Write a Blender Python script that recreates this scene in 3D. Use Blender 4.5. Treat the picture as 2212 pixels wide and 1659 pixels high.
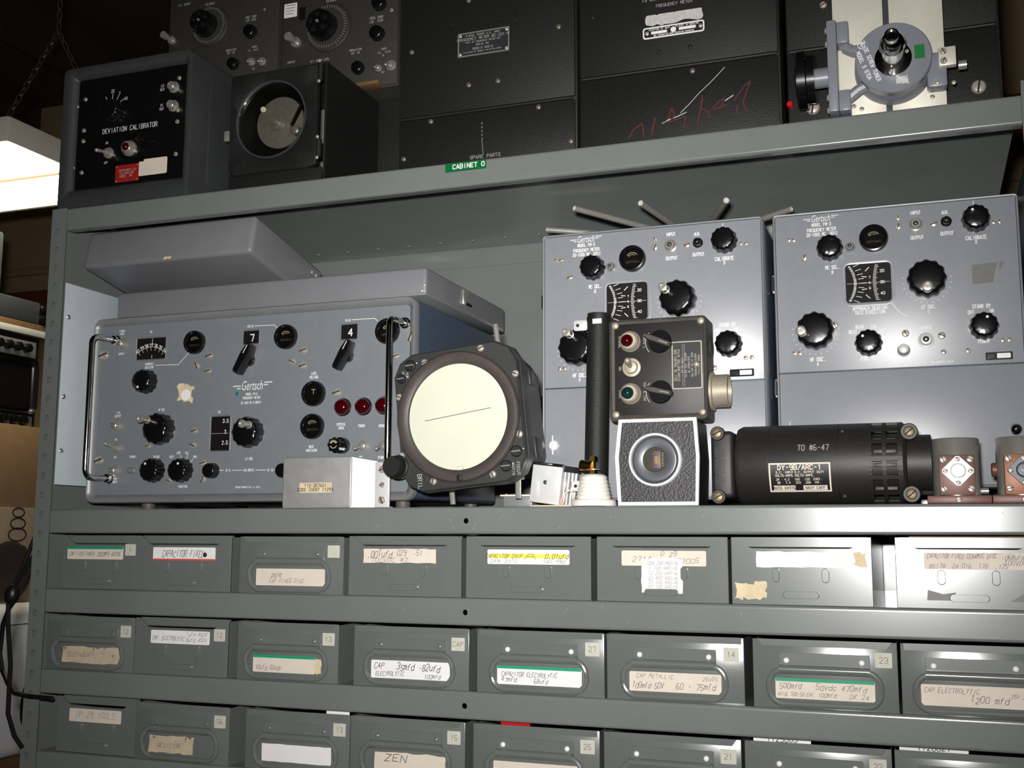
import bpy, bmesh, math, random
from mathutils import Vector, Matrix, Euler

for o in list(bpy.data.objects):
    bpy.data.objects.remove(o, do_unlink=True)
scene = bpy.context.scene
COL = scene.collection
random.seed(7)
PI = math.pi

# ------------------------------------------------------------------ camera
cam_data = bpy.data.cameras.new('camera')
cam = bpy.data.objects.new('camera', cam_data)
COL.objects.link(cam)
CAM = Vector((1.108, -1.185, -0.0335))
yaw, pitch, roll = -0.3495, 0.1350, 0.0029
fwd = Vector((math.sin(yaw) * math.cos(pitch), math.cos(yaw) * math.cos(pitch), math.sin(pitch)))
rgt = Vector((math.cos(yaw), -math.sin(yaw), 0))
upv = rgt.cross(fwd)
r2 = rgt * math.cos(roll) + upv * math.sin(roll)
u2 = upv * math.cos(roll) - rgt * math.sin(roll)
cam.matrix_world = Matrix(((r2.x, u2.x, -fwd.x, CAM.x), (r2.y, u2.y, -fwd.y, CAM.y), (r2.z, u2.z, -fwd.z, CAM.z), (0, 0, 0, 1)))
cam_data.sensor_fit = 'HORIZONTAL'
cam_data.sensor_width = 36.0
cam_data.lens = 36.0 * 2431.0 / 2212.0
cam_data.clip_start = 0.05
cam_data.clip_end = 50
scene.camera = cam

# ------------------------------------------------------------------ world, flash, exposure
world = bpy.data.worlds.new('room_ambient')
scene.world = world
world.use_nodes = True
world.node_tree.nodes['Background'].inputs[0].default_value = (0.9, 0.95, 0.85, 1)
world.node_tree.nodes['Background'].inputs[1].default_value = 0.008

flash_data = bpy.data.lights.new('camera_flash', 'AREA')
flash_data.shape = 'RECTANGLE'
flash_data.size = 0.045
flash_data.size_y = 0.025
flash_data.energy = 6.5
flash_data.spread = math.radians(88)
flash_data.color = (1.0, 0.985, 0.965)
flash = bpy.data.objects.new('camera_flash', flash_data)
COL.objects.link(flash)
flash.matrix_world = cam.matrix_world.copy()
flash.location = CAM + r2 * (-0.030) + u2 * 0.055 - fwd * 0.01

vs = scene.view_settings
vs.view_transform = 'Standard'
vs.look = 'None'
vs.gamma = 1.0
vs.exposure = 0.0
vs.use_curve_mapping = False

# ------------------------------------------------------------------ materials
def lin(c):
    out = []
    for v in c[:3]:
        v = v / 255.0
        out.append(v / 12.92 if v <= 0.04045 else ((v + 0.055) / 1.055) ** 2.4)
    return out

def mat(name, rgb, rough=0.5, metal=0.0, var=0.10, scale=30.0, bump=0.0, bscale=400.0, spec=0.5, chips=None, emit=None, coat=0.0):
    m = bpy.data.materials.new(name)
    m.use_nodes = True
    nt = m.node_tree
    b = nt.nodes['Principled BSDF']
    c = lin(rgb)
    tc = nt.nodes.new('ShaderNodeTexCoord')
    nz = nt.nodes.new('ShaderNodeTexNoise')
    nz.inputs['Scale'].default_value = scale
    nz.inputs['Detail'].default_value = 6
    nz.inputs['Roughness'].default_value = 0.65
    nt.links.new(tc.outputs['Object'], nz.inputs['Vector'])
    rp = nt.nodes.new('ShaderNodeValToRGB')
    rp.color_ramp.elements[0].position = 0.3
    rp.color_ramp.elements[1].position = 0.7
    rp.color_ramp.elements[0].color = [max(0, v * (1 - var)) for v in c] + [1]
    rp.color_ramp.elements[1].color = [min(1, v * (1 + var)) for v in c] + [1]
    nt.links.new(nz.outputs['Fac'], rp.inputs['Fac'])
    col = rp.outputs['Color']
    if chips:
        n2 = nt.nodes.new('ShaderNodeTexNoise')
        n2.inputs['Scale'].default_value = chips[2]
        n2.inputs['Detail'].default_value = 8
        nt.links.new(tc.outputs['Object'], n2.inputs['Vector'])
        r3 = nt.nodes.new('ShaderNodeValToRGB')
        r3.color_ramp.elements[0].position = chips[1]
        r3.color_ramp.elements[1].position = min(1.0, chips[1] + 0.03)
        nt.links.new(n2.outputs['Fac'], r3.inputs['Fac'])
        mx = nt.nodes.new('ShaderNodeMix')
        mx.data_type = 'RGBA'
        nt.links.new(r3.outputs['Color'], mx.inputs['Factor'])
        nt.links.new(col, mx.inputs['A'])
        mx.inputs['B'].default_value = lin(chips[0]) + [1]
        col = mx.outputs['Result']
    nt.links.new(col, b.inputs['Base Color'])
    b.inputs['Roughness'].default_value = rough
    b.inputs['Metallic'].default_value = metal
    b.inputs['Specular IOR Level'].default_value = spec
    if coat:
        b.inputs['Coat Weight'].default_value = coat
        b.inputs['Coat Roughness'].default_value = 0.08
    if bump:
        n4 = nt.nodes.new('ShaderNodeTexNoise')
        n4.inputs['Scale'].default_value = bscale
        n4.inputs['Detail'].default_value = 3
        nt.links.new(tc.outputs['Object'], n4.inputs['Vector'])
        bp = nt.nodes.new('ShaderNodeBump')
        bp.inputs['Strength'].default_value = bump
        bp.inputs['Distance'].default_value = 0.001
        nt.links.new(n4.outputs['Fac'], bp.inputs['Height'])
        nt.links.new(bp.outputs['Normal'], b.inputs['Normal'])
    if emit:
        b.inputs['Emission Color'].default_value = lin(emit[0]) + [1]
        b.inputs['Emission Strength'].default_value = emit[1]
    return m

def glass_mat(name, tint=(1, 1, 1), gloss=0.06):
    m = bpy.data.materials.new(name)
    m.use_nodes = True
    nt = m.node_tree
    nt.nodes.remove(nt.nodes['Principled BSDF'])
    out = nt.nodes['Material Output']
    tr = nt.nodes.new('ShaderNodeBsdfTransparent')
    tr.inputs[0].default_value = list(tint) + [1]
    gl = nt.nodes.new('ShaderNodeBsdfGlossy')
    gl.inputs['Roughness'].default_value = 0.06
    fr = nt.nodes.new('ShaderNodeFresnel')
    fr.inputs[0].default_value = 1.45
    nz = nt.nodes.new('ShaderNodeTexNoise')
    nz.inputs['Scale'].default_value = 15
    ad = nt.nodes.new('ShaderNodeMath')
    ad.operation = 'MULTIPLY_ADD'
    nt.links.new(nz.outputs['Fac'], ad.inputs[0])
    ad.inputs[1].default_value = gloss
    nt.links.new(fr.outputs[0], ad.inputs[2])
    mx = nt.nodes.new('ShaderNodeMixShader')
    nt.links.new(ad.outputs[0], mx.inputs[0])
    nt.links.new(tr.outputs[0], mx.inputs[1])
    nt.links.new(gl.outputs[0], mx.inputs[2])
    nt.links.new(mx.outputs[0], out.inputs['Surface'])
    return m

M = {}
M['shelf'] = mat('shelf_grey_enamel', (114, 118, 115), rough=0.21, spec=0.9, var=0.06, scale=9, chips=((96, 80, 68), 0.78, 60))
M['bin'] = mat('bin_grey_enamel', (105, 109, 106), rough=0.21, spec=0.9, var=0.06, scale=14)
M['bin_in'] = mat('bin_inside_paint', (96, 100, 98), rough=0.5, var=0.1, scale=20)
M['sheet'] = mat('pale_aluminium_sheet', (196, 206, 210), rough=0.45, metal=0.0, var=0.06, scale=12)
M['panel'] = mat('blue_grey_panel_enamel', (119, 123, 127), rough=0.4, var=0.04, scale=60, bump=0.02, bscale=900)
M['panel_pale'] = mat('grey_panel_enamel', (139, 141, 146), rough=0.36, spec=0.7, var=0.04, scale=60, bump=0.015, bscale=900)
M['case_blue'] = mat('navy_crackle_case', (66, 78, 94), rough=0.5, var=0.22, scale=220, bump=0.35, bscale=500)
M['case_grey'] = mat('grey_lid_enamel', (118, 119, 122), rough=0.42, var=0.06, scale=16, bump=0.08, bscale=900, chips=((170, 168, 160), 0.80, 70))
M['frame'] = mat('grey_frame_metal', (128, 130, 130), rough=0.35, metal=0.15, var=0.08, scale=30)
M['chrome'] = mat('chrome', (225, 225, 222), rough=0.12, metal=1.0, var=0.03)
M['nickel'] = mat('nickel', (190, 186, 178), rough=0.27, metal=0.65, var=0.08, scale=200)
M['screw'] = mat('screw_nickel', (196, 186, 174), rough=0.32, metal=0.5, var=0.1, scale=300)
M['slot'] = mat('dark_slot', (22, 21, 20), rough=0.7)
M['bakelite'] = mat('black_bakelite', (14, 14, 15), rough=0.22, var=0.1, coat=0.4)
M['black'] = mat('black_matte', (16, 16, 16), rough=0.55, var=0.1)
M['dialface'] = mat('dial_face_black', (20, 15, 15), rough=0.6, spec=0.2)
M['ink'] = mat('white_ink', (226, 228, 226), rough=0.55, var=0.04)
M['inkgrey'] = mat('worn_grey_ink', (150, 150, 144), rough=0.6, var=0.1)
M['blackink'] = mat('black_pen_ink', (32, 30, 34), rough=0.7, var=0.05)
M['penink'] = mat('grey_pen_ink', (112, 104, 110), rough=0.7, var=0.05)
M['dimink'] = mat('dim_scale_ink', (110, 108, 104), rough=0.6)
M['yellowink'] = mat('yellow_scale_ink', (214, 200, 160), rough=0.6, var=0.04)
M['red_lens'] = mat('red_lamp_lens', (56, 3, 8), rough=0.08, var=0.05, coat=0.8)
M['green_lens'] = mat('green_lamp_lens', (16, 46, 44), rough=0.08, var=0.05, coat=0.8)
M['paper_white'] = mat('white_label_paper', (236, 234, 232), rough=0.7, var=0.03, scale=40)
M['paper_cream'] = mat('cream_label_paper', (220, 208, 192), rough=0.7, var=0.06, scale=30)
M['paper_stain'] = mat('stained_label_paper', (196, 178, 152), rough=0.75, var=0.16, scale=70, chips=((120, 92, 70), 0.62, 90))
M['paper_tan'] = mat('torn_tan_paper', (214, 196, 160), rough=0.8, var=0.12, scale=90)
M['paper_grey'] = mat('aged_sticker_paper', (196, 194, 180), rough=0.75, var=0.08, scale=70, chips=((120, 116, 108), 0.66, 160))
M['residue'] = mat('old_glue_residue', (104, 104, 98), rough=0.5, var=0.1, scale=120)
M['green_stripe'] = mat('green_label_stripe', (20, 150, 110), rough=0.6, var=0.05)
M['red_stripe'] = mat('red_label_stripe', (214, 84, 70), rough=0.6, var=0.05)
M['highlighter'] = mat('yellow_highlighter', (246, 226, 84), rough=0.6, var=0.05)
M['green_tape'] = mat('green_embossing_tape', (14, 96, 48), rough=0.35, var=0.05)
M['wrinkle'] = mat('black_wrinkle_paint', (27, 27, 26), rough=0.55, spec=0.35, var=0.18, scale=260, bump=0.5, bscale=700)
M['wrinkle_case'] = mat('dark_grey_wrinkle_paint', (25, 25, 23), rough=0.5, spec=0.35, var=0.14, scale=240, bump=0.4, bscale=800, chips=((150, 148, 140), 0.80, 110))
M['devcase'] = mat('charcoal_cabinet_paint', (54, 57, 56), rough=0.5, var=0.08, scale=90, bump=0.12, bscale=900)
M['devpanel'] = mat('black_gloss_panel', (14, 14, 14), rough=0.3, var=0.1)
M['genpanel'] = mat('charcoal_generator_panel', (50, 49, 44), rough=0.6, var=0.1, scale=130, bump=0.2, bscale=900)
M['alum'] = mat('scuffed_aluminium', (162, 162, 160), rough=0.48, metal=0.3, var=0.1, scale=60, chips=((140, 138, 134), 0.70, 160))
M['alum_bright'] = mat('bright_aluminium', (228, 228, 226), rough=0.3, metal=0.3, var=0.04)
M['silver'] = mat('silver_plated_steel', (176, 172, 164), rough=0.26, metal=0.65, var=0.05, scale=50)
M['rod'] = mat('dull_aluminium_rod', (150, 146, 138), rough=0.5, metal=0.4, var=0.12, scale=120)
M['casting'] = mat('grey_casting_enamel', (120, 122, 130), rough=0.35, var=0.05, scale=40)
M['tuner_plate'] = mat('worn_silver_plate', (214, 210, 194), rough=0.42, metal=0.25, var=0.08, scale=20)
M['dull_brass'] = mat('dull_brass', (120, 104, 78), rough=0.45, metal=0.4, var=0.2, scale=90)
M['foot'] = mat('brown_rubber_foot', (92, 82, 76), rough=0.5)
M['brass'] = mat('brass', (196, 158, 76), rough=0.22, metal=1.0, var=0.15, scale=90)
M['ceramic'] = mat('white_porcelain', (236, 232, 222), rough=0.2, var=0.02, coat=0.4)
M['copper'] = mat('copper_brown_bakelite', (102, 66, 56), rough=0.45, metal=0.15, var=0.14, scale=60)
M['orange_copper'] = mat('orange_brown_plate', (142, 86, 56), rough=0.45, metal=0.15, var=0.12, scale=60)
M['crt'] = mat('pale_green_screen', (204, 206, 186), rough=0.5, spec=0.25, var=0.02, scale=20)
M['brown_ring'] = mat('brown_black_ring', (62, 54, 50), rough=0.5, var=0.14, scale=90)
M['scope'] = mat('worn_black_instrument', (46, 47, 46), rough=0.45, var=0.14, scale=120, bump=0.15, bscale=900, chips=((132, 126, 116), 0.76, 80))
M['motor'] = mat('black_motor_enamel', (34, 33, 31), rough=0.5, var=0.15, scale=70, bump=0.12, bscale=700, chips=((110, 100, 80), 0.80, 90))
M['box_dusty'] = mat('dusty_black_box', (60, 57, 50), rough=0.6, var=0.22, scale=120, bump=0.25, bscale=900, chips=((140, 130, 110), 0.74, 120))
M['box_face'] = mat('black_control_plate', (26, 25, 23), rough=0.5, var=0.15, scale=90)
M['dull_rivet'] = mat('dull_rivet', (112, 106, 94), rough=0.4, metal=0.4, var=0.15, scale=200)
M['dusty_metal'] = mat('dusty_pale_metal', (170, 160, 142), rough=0.5, metal=0.4, var=0.14, scale=100)
M['pebble'] = mat('black_pebble_vinyl', (44, 43, 44), rough=0.45, var=0.18, scale=300, bump=0.7, bscale=420)
M['white_trim'] = mat('white_plastic_trim', (236, 236, 236), rough=0.4, var=0.02)
M['silver_ring'] = mat('spun_silver_ring', (92, 94, 98), rough=0.32, metal=0.4, var=0.04)
M['darkgrey'] = mat('dark_grey_metal', (70, 72, 76), rough=0.4, metal=0.3, var=0.06)
M['chip'] = mat('purple_ceramic_chip', (92, 70, 84), rough=0.5, var=0.05)
M['gold'] = mat('gold_plating', (210, 180, 110), rough=0.25, metal=0.9, var=0.05)
M['board'] = mat('dark_green_circuit_board', (22, 32, 18), rough=0.6, var=0.1, scale=300)
M['red_plate'] = mat('red_name_plate', (150, 30, 30), rough=0.45, var=0.06)
M['red_knob'] = mat('red_plastic', (190, 20, 24), rough=0.3, var=0.05)
M['red_chalk'] = mat('red_crayon', (84, 32, 30), rough=0.8, var=0.12)
M['white_scratch'] = mat('white_scratch', (190, 190, 184), rough=0.7, var=0.2, scale=300)
M['plate_dark'] = mat('dark_name_plate', (48, 50, 52), rough=0.4, metal=0.2, var=0.06)
M['green_sticker'] = mat('green_sticker', (16, 104, 50), rough=0.5, var=0.12, scale=300)
M['teal_dot'] = mat('teal_dot', (20, 120, 112), rough=0.5)
M['fixture'] = mat('white_fixture_enamel', (196, 188, 174), rough=0.5, var=0.05)
M['tube_light'] = mat('lit_lamp_lens', (255, 250, 226), rough=0.5, var=0.0, emit=((255, 248, 214), 13.0))
M['lens_frame'] = mat('glowing_lens_divider', (210, 180, 120), rough=0.6, emit=((255, 226, 160), 0.8))  # divider is no lamp; its warm glow is put into the material
M['wall'] = mat('beige_wall_paint', (126, 108, 80), rough=0.8, var=0.1, scale=5)
M['ceil'] = mat('dark_brown_ceiling_boards', (46, 29, 20), rough=0.8, var=0.2, scale=8)
M['floor'] = mat('grey_concrete_floor', (110, 106, 100), rough=0.8, var=0.15, scale=6)
M['wood'] = mat('orange_brown_wood', (112, 84, 56), rough=0.6, var=0.18, scale=25)
M['wood_dark'] = mat('dark_red_wood', (84, 42, 26), rough=0.6, var=0.2, scale=25)
M['carton'] = mat('brown_cardboard', (150, 118, 84), rough=0.8, var=0.07, scale=40)
M['carton_pale'] = mat('pale_cardboard', (150, 132, 112), rough=0.8, var=0.07, scale=40)
M['white_plastic'] = mat('white_plastic', (226, 226, 230), rough=0.35, var=0.03)
M['crt_dark'] = mat('dark_tube_screen', (18, 18, 18), rough=0.25, var=0.1)
M['cable'] = mat('black_rubber_cable', (18, 17, 18), rough=0.4, var=0.1)
M['chain'] = mat('dull_green_chain', (70, 76, 56), rough=0.5, metal=0.5, var=0.1)
M['glass'] = glass_mat('window_glass', (0.93, 0.93, 0.90), 0.10)
M['meterglass'] = glass_mat('meter_glass', (0.8, 0.8, 0.78), 0.03)

# ------------------------------------------------------------------ mesh helpers (millimetres in, metres out)
ORG = {}

def frame(N):
    N = Vector(N).normalized()
    if abs(N.z) > 0.9:
        U = Vector((1, 0, 0))
    elif abs(N.y) > 0.7:
        U = Vector((1, 0, 0)) if N.y < 0 else Vector((-1, 0, 0))
    else:
        U = Vector((0, 1, 0)) if N.x > 0 else Vector((0, -1, 0))
    V = N.cross(U).normalized()
    U = V.cross(N).normalized()
    return U, V, N

FRONT = (0, -1, 0)

class MB:
    def __init__(self):
        self.v = []
        self.f = []

    def add(self, vs, fs):
        o = len(self.v)
        self.v += [tuple(p) for p in vs]
        self.f += [tuple(i + o for i in f) for f in fs]
        return self

    def box(self, x0, x1, y0, y1, z0, z1, b=0.0, seg=2):
        if b <= 0:
            vs = [(x, y, z) for x in (x0, x1) for y in (y0, y1) for z in (z0, z1)]
            self.add(vs, [(0, 1, 3, 2), (4, 6, 7, 5), (0, 4, 5, 1), (2, 3, 7, 6), (0, 2, 6, 4), (1, 5, 7, 3)])
            return self
        bm = bmesh.new()
        bmesh.ops.create_cube(bm, size=1.0)
        for v in bm.verts:
            v.co = Vector(((x0 + x1) / 2 + v.co.x * (x1 - x0), (y0 + y1) / 2 + v.co.y * (y1 - y0), (z0 + z1) / 2 + v.co.z * (z1 - z0)))
        bmesh.ops.bevel(bm, geom=list(bm.edges), offset=b, segments=seg, profile=0.5, affect='EDGES')
        bm.verts.index_update()
        self.add([v.co[:] for v in bm.verts], [[v.index for v in f.verts] for f in bm.faces])
        bm.free()
        return self

    def prism(self, poly, c, N, h0, h1, bev=0.0):
        U, V, N = frame(N)
        c = Vector(c)
        n = len(poly)
        rings = [(h0, 0.0), (h1 - bev, 0.0)] + ([(h1, bev)] if bev else [])
        cx = sum(p[0] for p in poly) / n
        cy = sum(p[1] for p in poly) / n
        vs = []
        for h, ins in rings:
            for (a, b) in poly:
                if ins:
                    d = math.hypot(a - cx, b - cy) or 1
                    a, b = a - (a - cx) / d * ins, b - (b - cy) / d * ins
                vs.append(c + U * a + V * b + N * h)
        fs = [tuple(range(n))[::-1], tuple(range((len(rings) - 1) * n, len(rings) * n))]
        for k in range(len(rings) - 1):
            for i in range(n):
                j = (i + 1) % n
                fs.append((k * n + i, k * n + j, (k + 1) * n + j, (k + 1) * n + i))
        return self.add(vs, fs)

    def ringprism(self, outer, inner, c, N, prof):
        # outer/inner: polys of equal count, prof: list of (t, h), t=0 outer .. 1 inner; closed loop
        U, V, N = frame(N)
        c = Vector(c)
        n = len(outer)
        vs = []
        for t, h in prof:
            for (a, b), (p, q) in zip(outer, inner):
                vs.append(c + U * (a + (p - a) * t) + V * (b + (q - b) * t) + N * h)
        fs = []
        m = len(prof)
        for k in range(m):
            k2 = (k + 1) % m
            for i in range(n):
                j = (i + 1) % n
                fs.append((k * n + i, k * n + j, k2 * n + j, k2 * n + i))
        return self.add(vs, fs)

    def lathe(self, prof, c, N=FRONT, seg=24, flute=0.0, nf=10, cap0=True, cap1=True, phase=0.0):
        U, V, N = frame(N)
        c = Vector(c)
        vs = []
        for pt in prof:
            r, h = pt[0], pt[1]
            fl = flute * (pt[2] if len(pt) > 2 else 0.0)
            for i in range(seg):
                a = 2 * PI * i / seg + phase
                rr = r * (1 + fl * math.cos(nf * a))
                vs.append(c + U * (rr * math.cos(a)) + V * (rr * math.sin(a)) + N * h)
        fs = []
        m = len(prof)
        for k in range(m - 1):
            for i in range(seg):
                j = (i + 1) % seg
                fs.append((k * seg + i, k * seg + j, (k + 1) * seg + j, (k + 1) * seg + i))
        if cap0:
            fs.append(tuple(range(seg))[::-1])
        if cap1:
            fs.append(tuple(range((m - 1) * seg, m * seg)))
        return self.add(vs, fs)

    def cyl(self, p0, p1, r, seg=12, r1=None):
        p0, p1 = Vector(p0), Vector(p1)
        d = p1 - p0
        return self.lathe([(r, 0), (r if r1 is None else r1, d.length)], p0, d, seg)

    def tube(self, path, r, seg=8, closed=False):
        P = [Vector(p) for p in path]
        n = len(P)
        vs = []
        up = None
        for i, p in enumerate(P):
            a = P[(i - 1) % n] if (closed or i > 0) else P[0]
            b = P[(i + 1) % n] if (closed or i < n - 1) else P[-1]
            t = (b - a).normalized()
            if up is None:
                up = Vector((0, 0, 1)) if abs(t.z) < 0.9 else Vector((1, 0, 0))
            s = t.cross(up)
            if s.length < 1e-6:
                s = t.cross(Vector((0.3, 0.9, 0.1)))
            s.normalize()
            up = s.cross(t).normalized()
            for k in range(seg):
                an = 2 * PI * k / seg
                vs.append(p + s * (r * math.cos(an)) + up * (r * math.sin(an)))
        fs = []
        for i in range(n if closed else n - 1):
            i2 = (i + 1) % n
            for k in range(seg):
                k2 = (k + 1) % seg
                fs.append((i * seg + k, i * seg + k2, i2 * seg + k2, i2 * seg + k))
        if not closed:
            fs.append(tuple(range(seg))[::-1])
            fs.append(tuple(range((n - 1) * seg, n * seg)))
        return self.add(vs, fs)

    def sphere(self, c, r, N=FRONT, seg=14, rings=7, half=False, squash=1.0):
        prof = []
        a0 = 0.0 if half else -PI / 2 + 0.08
        for k in range(rings + 1):
            a = a0 + (PI / 2 - 0.08 - a0) * k / rings
            prof.append((r * math.cos(a), r * math.sin(a) * squash))
        return self.lathe(prof, c, N, seg)

    def stroke(self, pts, c, U, V, w, N, lift=0.0):
        base = Vector(c)
        for (a, b), (p, q) in zip(pts[:-1], pts[1:]):
            # successive strokes of paint sit a hair above one another
            self.ns = (getattr(self, 'ns', 0) + 1) % 13
            c = base + Vector(N) * (lift + 0.03 * self.ns)
            d = math.hypot(p - a, q - b)
            if d < 1e-6:
                continue
            ex, ey = (p - a) / d, (q - b) / d
            a2, b2, p2, q2 = a - ex * w * .35, b - ey * w * .35, p + ex * w * .35, q + ey * w * .35
            nx, ny = -ey * w / 2, ex * w / 2
            quad = [(a2 - nx, b2 - ny), (p2 - nx, q2 - ny), (p2 + nx, q2 + ny), (a2 + nx, b2 + ny)]
            self.add([c + U * s + V * t for s, t in quad], [(0, 1, 2, 3)])
        return self

    def build(self, name, m, parent=None, smooth=True, ang=35, kind=None, label=None, org=None):
        if org is None:
            org = ORG.get(parent.name, (0, 0, 0)) if parent else (0, 0, 0)
        me = bpy.data.meshes.new(name)
        me.from_pydata([((p[0] - org[0]) / 1000, (p[1] - org[1]) / 1000, (p[2] - org[2]) / 1000) for p in self.v], [], self.f)
        bm = bmesh.new()
        bm.from_mesh(me)
        bmesh.ops.recalc_face_normals(bm, faces=bm.faces)
        bm.to_mesh(me)
        bm.free()
        if smooth:
            me.shade_smooth()
            me.set_sharp_from_angle(angle=math.radians(ang))
        me.materials.append(M[m] if isinstance(m, str) else m)
        o = bpy.data.objects.new(name, me)
        COL.objects.link(o)
        if parent:
            o.parent = parent
            ORG[o.name] = org
        if kind:
            o['kind'] = kind
        if label:
            o['label'] = label
        return o

def flat(mb, name, m, parent, **k):
    # lettering: keep the face order as laid down
    org = ORG.get(parent.name, (0, 0, 0))
    me = bpy.data.meshes.new(name)
    me.from_pydata([((p[0] - org[0]) / 1000, (p[1] - org[1]) / 1000, (p[2] - org[2]) / 1000) for p in mb.v], [], mb.f)
    me.materials.append(M[m])
    o = bpy.data.objects.new(name, me)
    COL.objects.link(o)
    o.parent = parent
    ORG[o.name] = org
    return o

def thing(name, label, cat, base, rot=(0, 0, 0), group=None):
    o = bpy.data.objects.new(name, None)
    o.empty_display_size = 0.02
    COL.objects.link(o)
    o.location = [v / 1000 for v in base]
    o.rotation_euler = rot
    o['label'] = label
    o['category'] = cat
    if group:
        o['group'] = group
    ORG[o.name] = tuple(base)
    return o

def local(o):
    # switch a thing to local coordinates (origin = its base)
    ORG[o.name] = (0, 0, 0)
    return o

def solo(mb, name, m, label, cat, base=(0, 0, 0), rot=(0, 0, 0), group=None, **k):
    o = mb.build(name, m, None, org=base, **k)
    o.location = [v / 1000 for v in base]
    o.rotation_euler = rot
    o['label'] = label
    o['category'] = cat
    if group:
        o['group'] = group
    ORG[o.name] = tuple(base)
    return o

def struct(mb, name, m, parent=None):
    o = mb.build(name, m, parent)
    if parent is None:
        o['kind'] = 'structure'
    return o

def rrect(x0, x1, z0, z1, r, seg=4):
    pts = []
    for cx, cz, a0 in ((x1 - r, z0 + r, -PI / 2), (x1 - r, z1 - r, 0), (x0 + r, z1 - r, PI / 2), (x0 + r, z0 + r, PI)):
        for k in range(seg + 1):
            a = a0 + PI / 2 * k / seg
            pts.append((cx + r * math.cos(a), cz + r * math.sin(a)))
    return pts

def ragged(x0, x1, z0, z1, amp, n=14, seed=1):
    rr = random.Random(seed)
    pts = []
    for (a, b), (c, d) in (((x0, z0), (x1, z0)), ((x1, z0), (x1, z1)), ((x1, z1), (x0, z1)), ((x0, z1), (x0, z0))):
        k = max(2, int(n * (abs(c - a) + abs(d - b)) / (2 * (x1 - x0 + z1 - z0))) + 1)
        for i in range(k):
            t = i / k
            pts.append((a + (c - a) * t + rr.uniform(-amp, amp), b + (d - b) * t + rr.uniform(-amp, amp)))
    return pts

# ------------------------------------------------------------------ stroke lettering
GL = {
 'A': '00 26 40;12 32', 'B': '00 06 36 45 44 33 03;33 42 41 30 00', 'C': '45 36 16 05 01 10 30 41', 'D': '00 06 26 44 42 20 00',
 'E': '40 00 06 46;03 33', 'F': '00 06 46;03 33', 'G': '45 36 16 05 01 10 30 41 43 23', 'H': '00 06;40 46;03 43', 'I': '20 26',
 'J': '01 10 20 31 36', 'K': '00 06;46 03 40', 'L': '06 00 40', 'M': '00 06 23 46 40', 'N': '00 06 40 46',
 'O': '10 01 05 16 36 45 41 30 10', 'P': '00 06 36 45 44 33 03', 'Q': '10 01 05 16 36 45 41 30 10;22 40',
 'R': '00 06 36 45 44 33 03;23 40', 'S': '45 36 16 05 04 13 33 42 41 30 10 01', 'T': '06 46;26 20', 'U': '06 01 10 30 41 46',
 'V': '06 20 46', 'W': '06 10 23 30 46', 'X': '00 46;06 40', 'Y': '06 23 46;23 20', 'Z': '06 46 00 40',
 '0': '10 01 05 16 36 45 41 30 10', '1': '15 26 20', '2': '05 16 36 45 44 00 40', '3': '05 16 36 45 44 33 23;33 42 41 30 10 01',
 '4': '30 36 02 42', '5': '46 06 03 33 42 41 30 10 01', '6': '36 16 05 01 10 30 41 42 33 13 02', '7': '06 46 20',
 '8': '13 04 05 16 36 45 44 33 13 02 01 10 30 41 42 33', '9': '10 30 41 45 36 16 05 04 13 33 44',
 '-': '13 33', '.': '20 21', ',': '21 10', '/': '00 46', '#': '10 16;30 36;02 42;04 44', '%': '00 46;05 16;30 41', ':': '21 22;24 25',
 "'": '26 24', '=': '12 42;14 44',
 'u': '04 01 10 30 41;44 40', 'f': '10 15 26 36;04 24', 'd': '46 40;41 30 10 01 03 14 34 43', 'm': '00 04;03 14 23 20;23 34 43 40',
 'v': '04 20 44', 't': '26 21 30;04 44', 'c': '43 34 14 03 01 10 30 41', 'e': '02 42 43 34 14 03 01 10 30 41',
 'o': '10 01 03 14 34 43 41 30 10', 'l': '26 20', 'a': '44 40;41 30 10 01 03 14 34 43', 'p': '04 00;03 14 34 43 41 30 10 01', 'n': '00 04;03 14 34 43 40',
}
GP = {k: [[(int(p[0]), int(p[1])) for p in s.split()] for s in v.split(';')] for k, v in GL.items()}

def text(mb, s, cx, cz, h, y=0.0, c=None, N=FRONT, stroke=0.14, slant=0.0, rot=0.0, jit=0.0, width=None, aspect=0.62, align='c', lead=1.55, seed=3, lift=0.25):
    """single-stroke lettering centred on (cx, cz) in the plane y, facing -Y (or frame N at c)"""
    U, V, Nn = frame(N)
    C = Vector((cx, y, cz)) if c is None else Vector(c) + U * cx + V * cz
    U2 = U * math.cos(rot) + V * math.sin(rot)
    V2 = V * math.cos(rot) - U * math.sin(rot)
    rr = random.Random(seed)
    lines = s.split('\n')
    k = h / 6.0
    gw = 4 * k * aspect / 0.667
    for li, line in enumerate(lines):
        adv = gw * 1.42
        tot = adv * len(line) - gw * 0.42
        sx = 1.0
        if width:
            sx = width / max(tot, 1e-6)
        x = -tot * sx / 2 if align == 'c' else 0.0
        z = ((len(lines) - 1) / 2.0 - li) * h * lead - h / 2.0
        for ch in line:
            g = GP.get(ch) or GP.get(ch.upper())
            if g:
                small = 0.8 if (ch.islower() and ch not in GP) else 1.0
                dz = rr.uniform(-jit, jit) * h
                ds = 1 + rr.uniform(-jit, jit)
                for st in g:
                    pts = [(x + (p[0] / 4.0 * gw) * sx + slant * p[1] * k * small, z + dz + p[1] * k * small * ds) for p in st]
                    mb.stroke(pts, C, U2, V2, h * stroke, Nn, lift)
            x += adv * sx
    return mb

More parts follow.
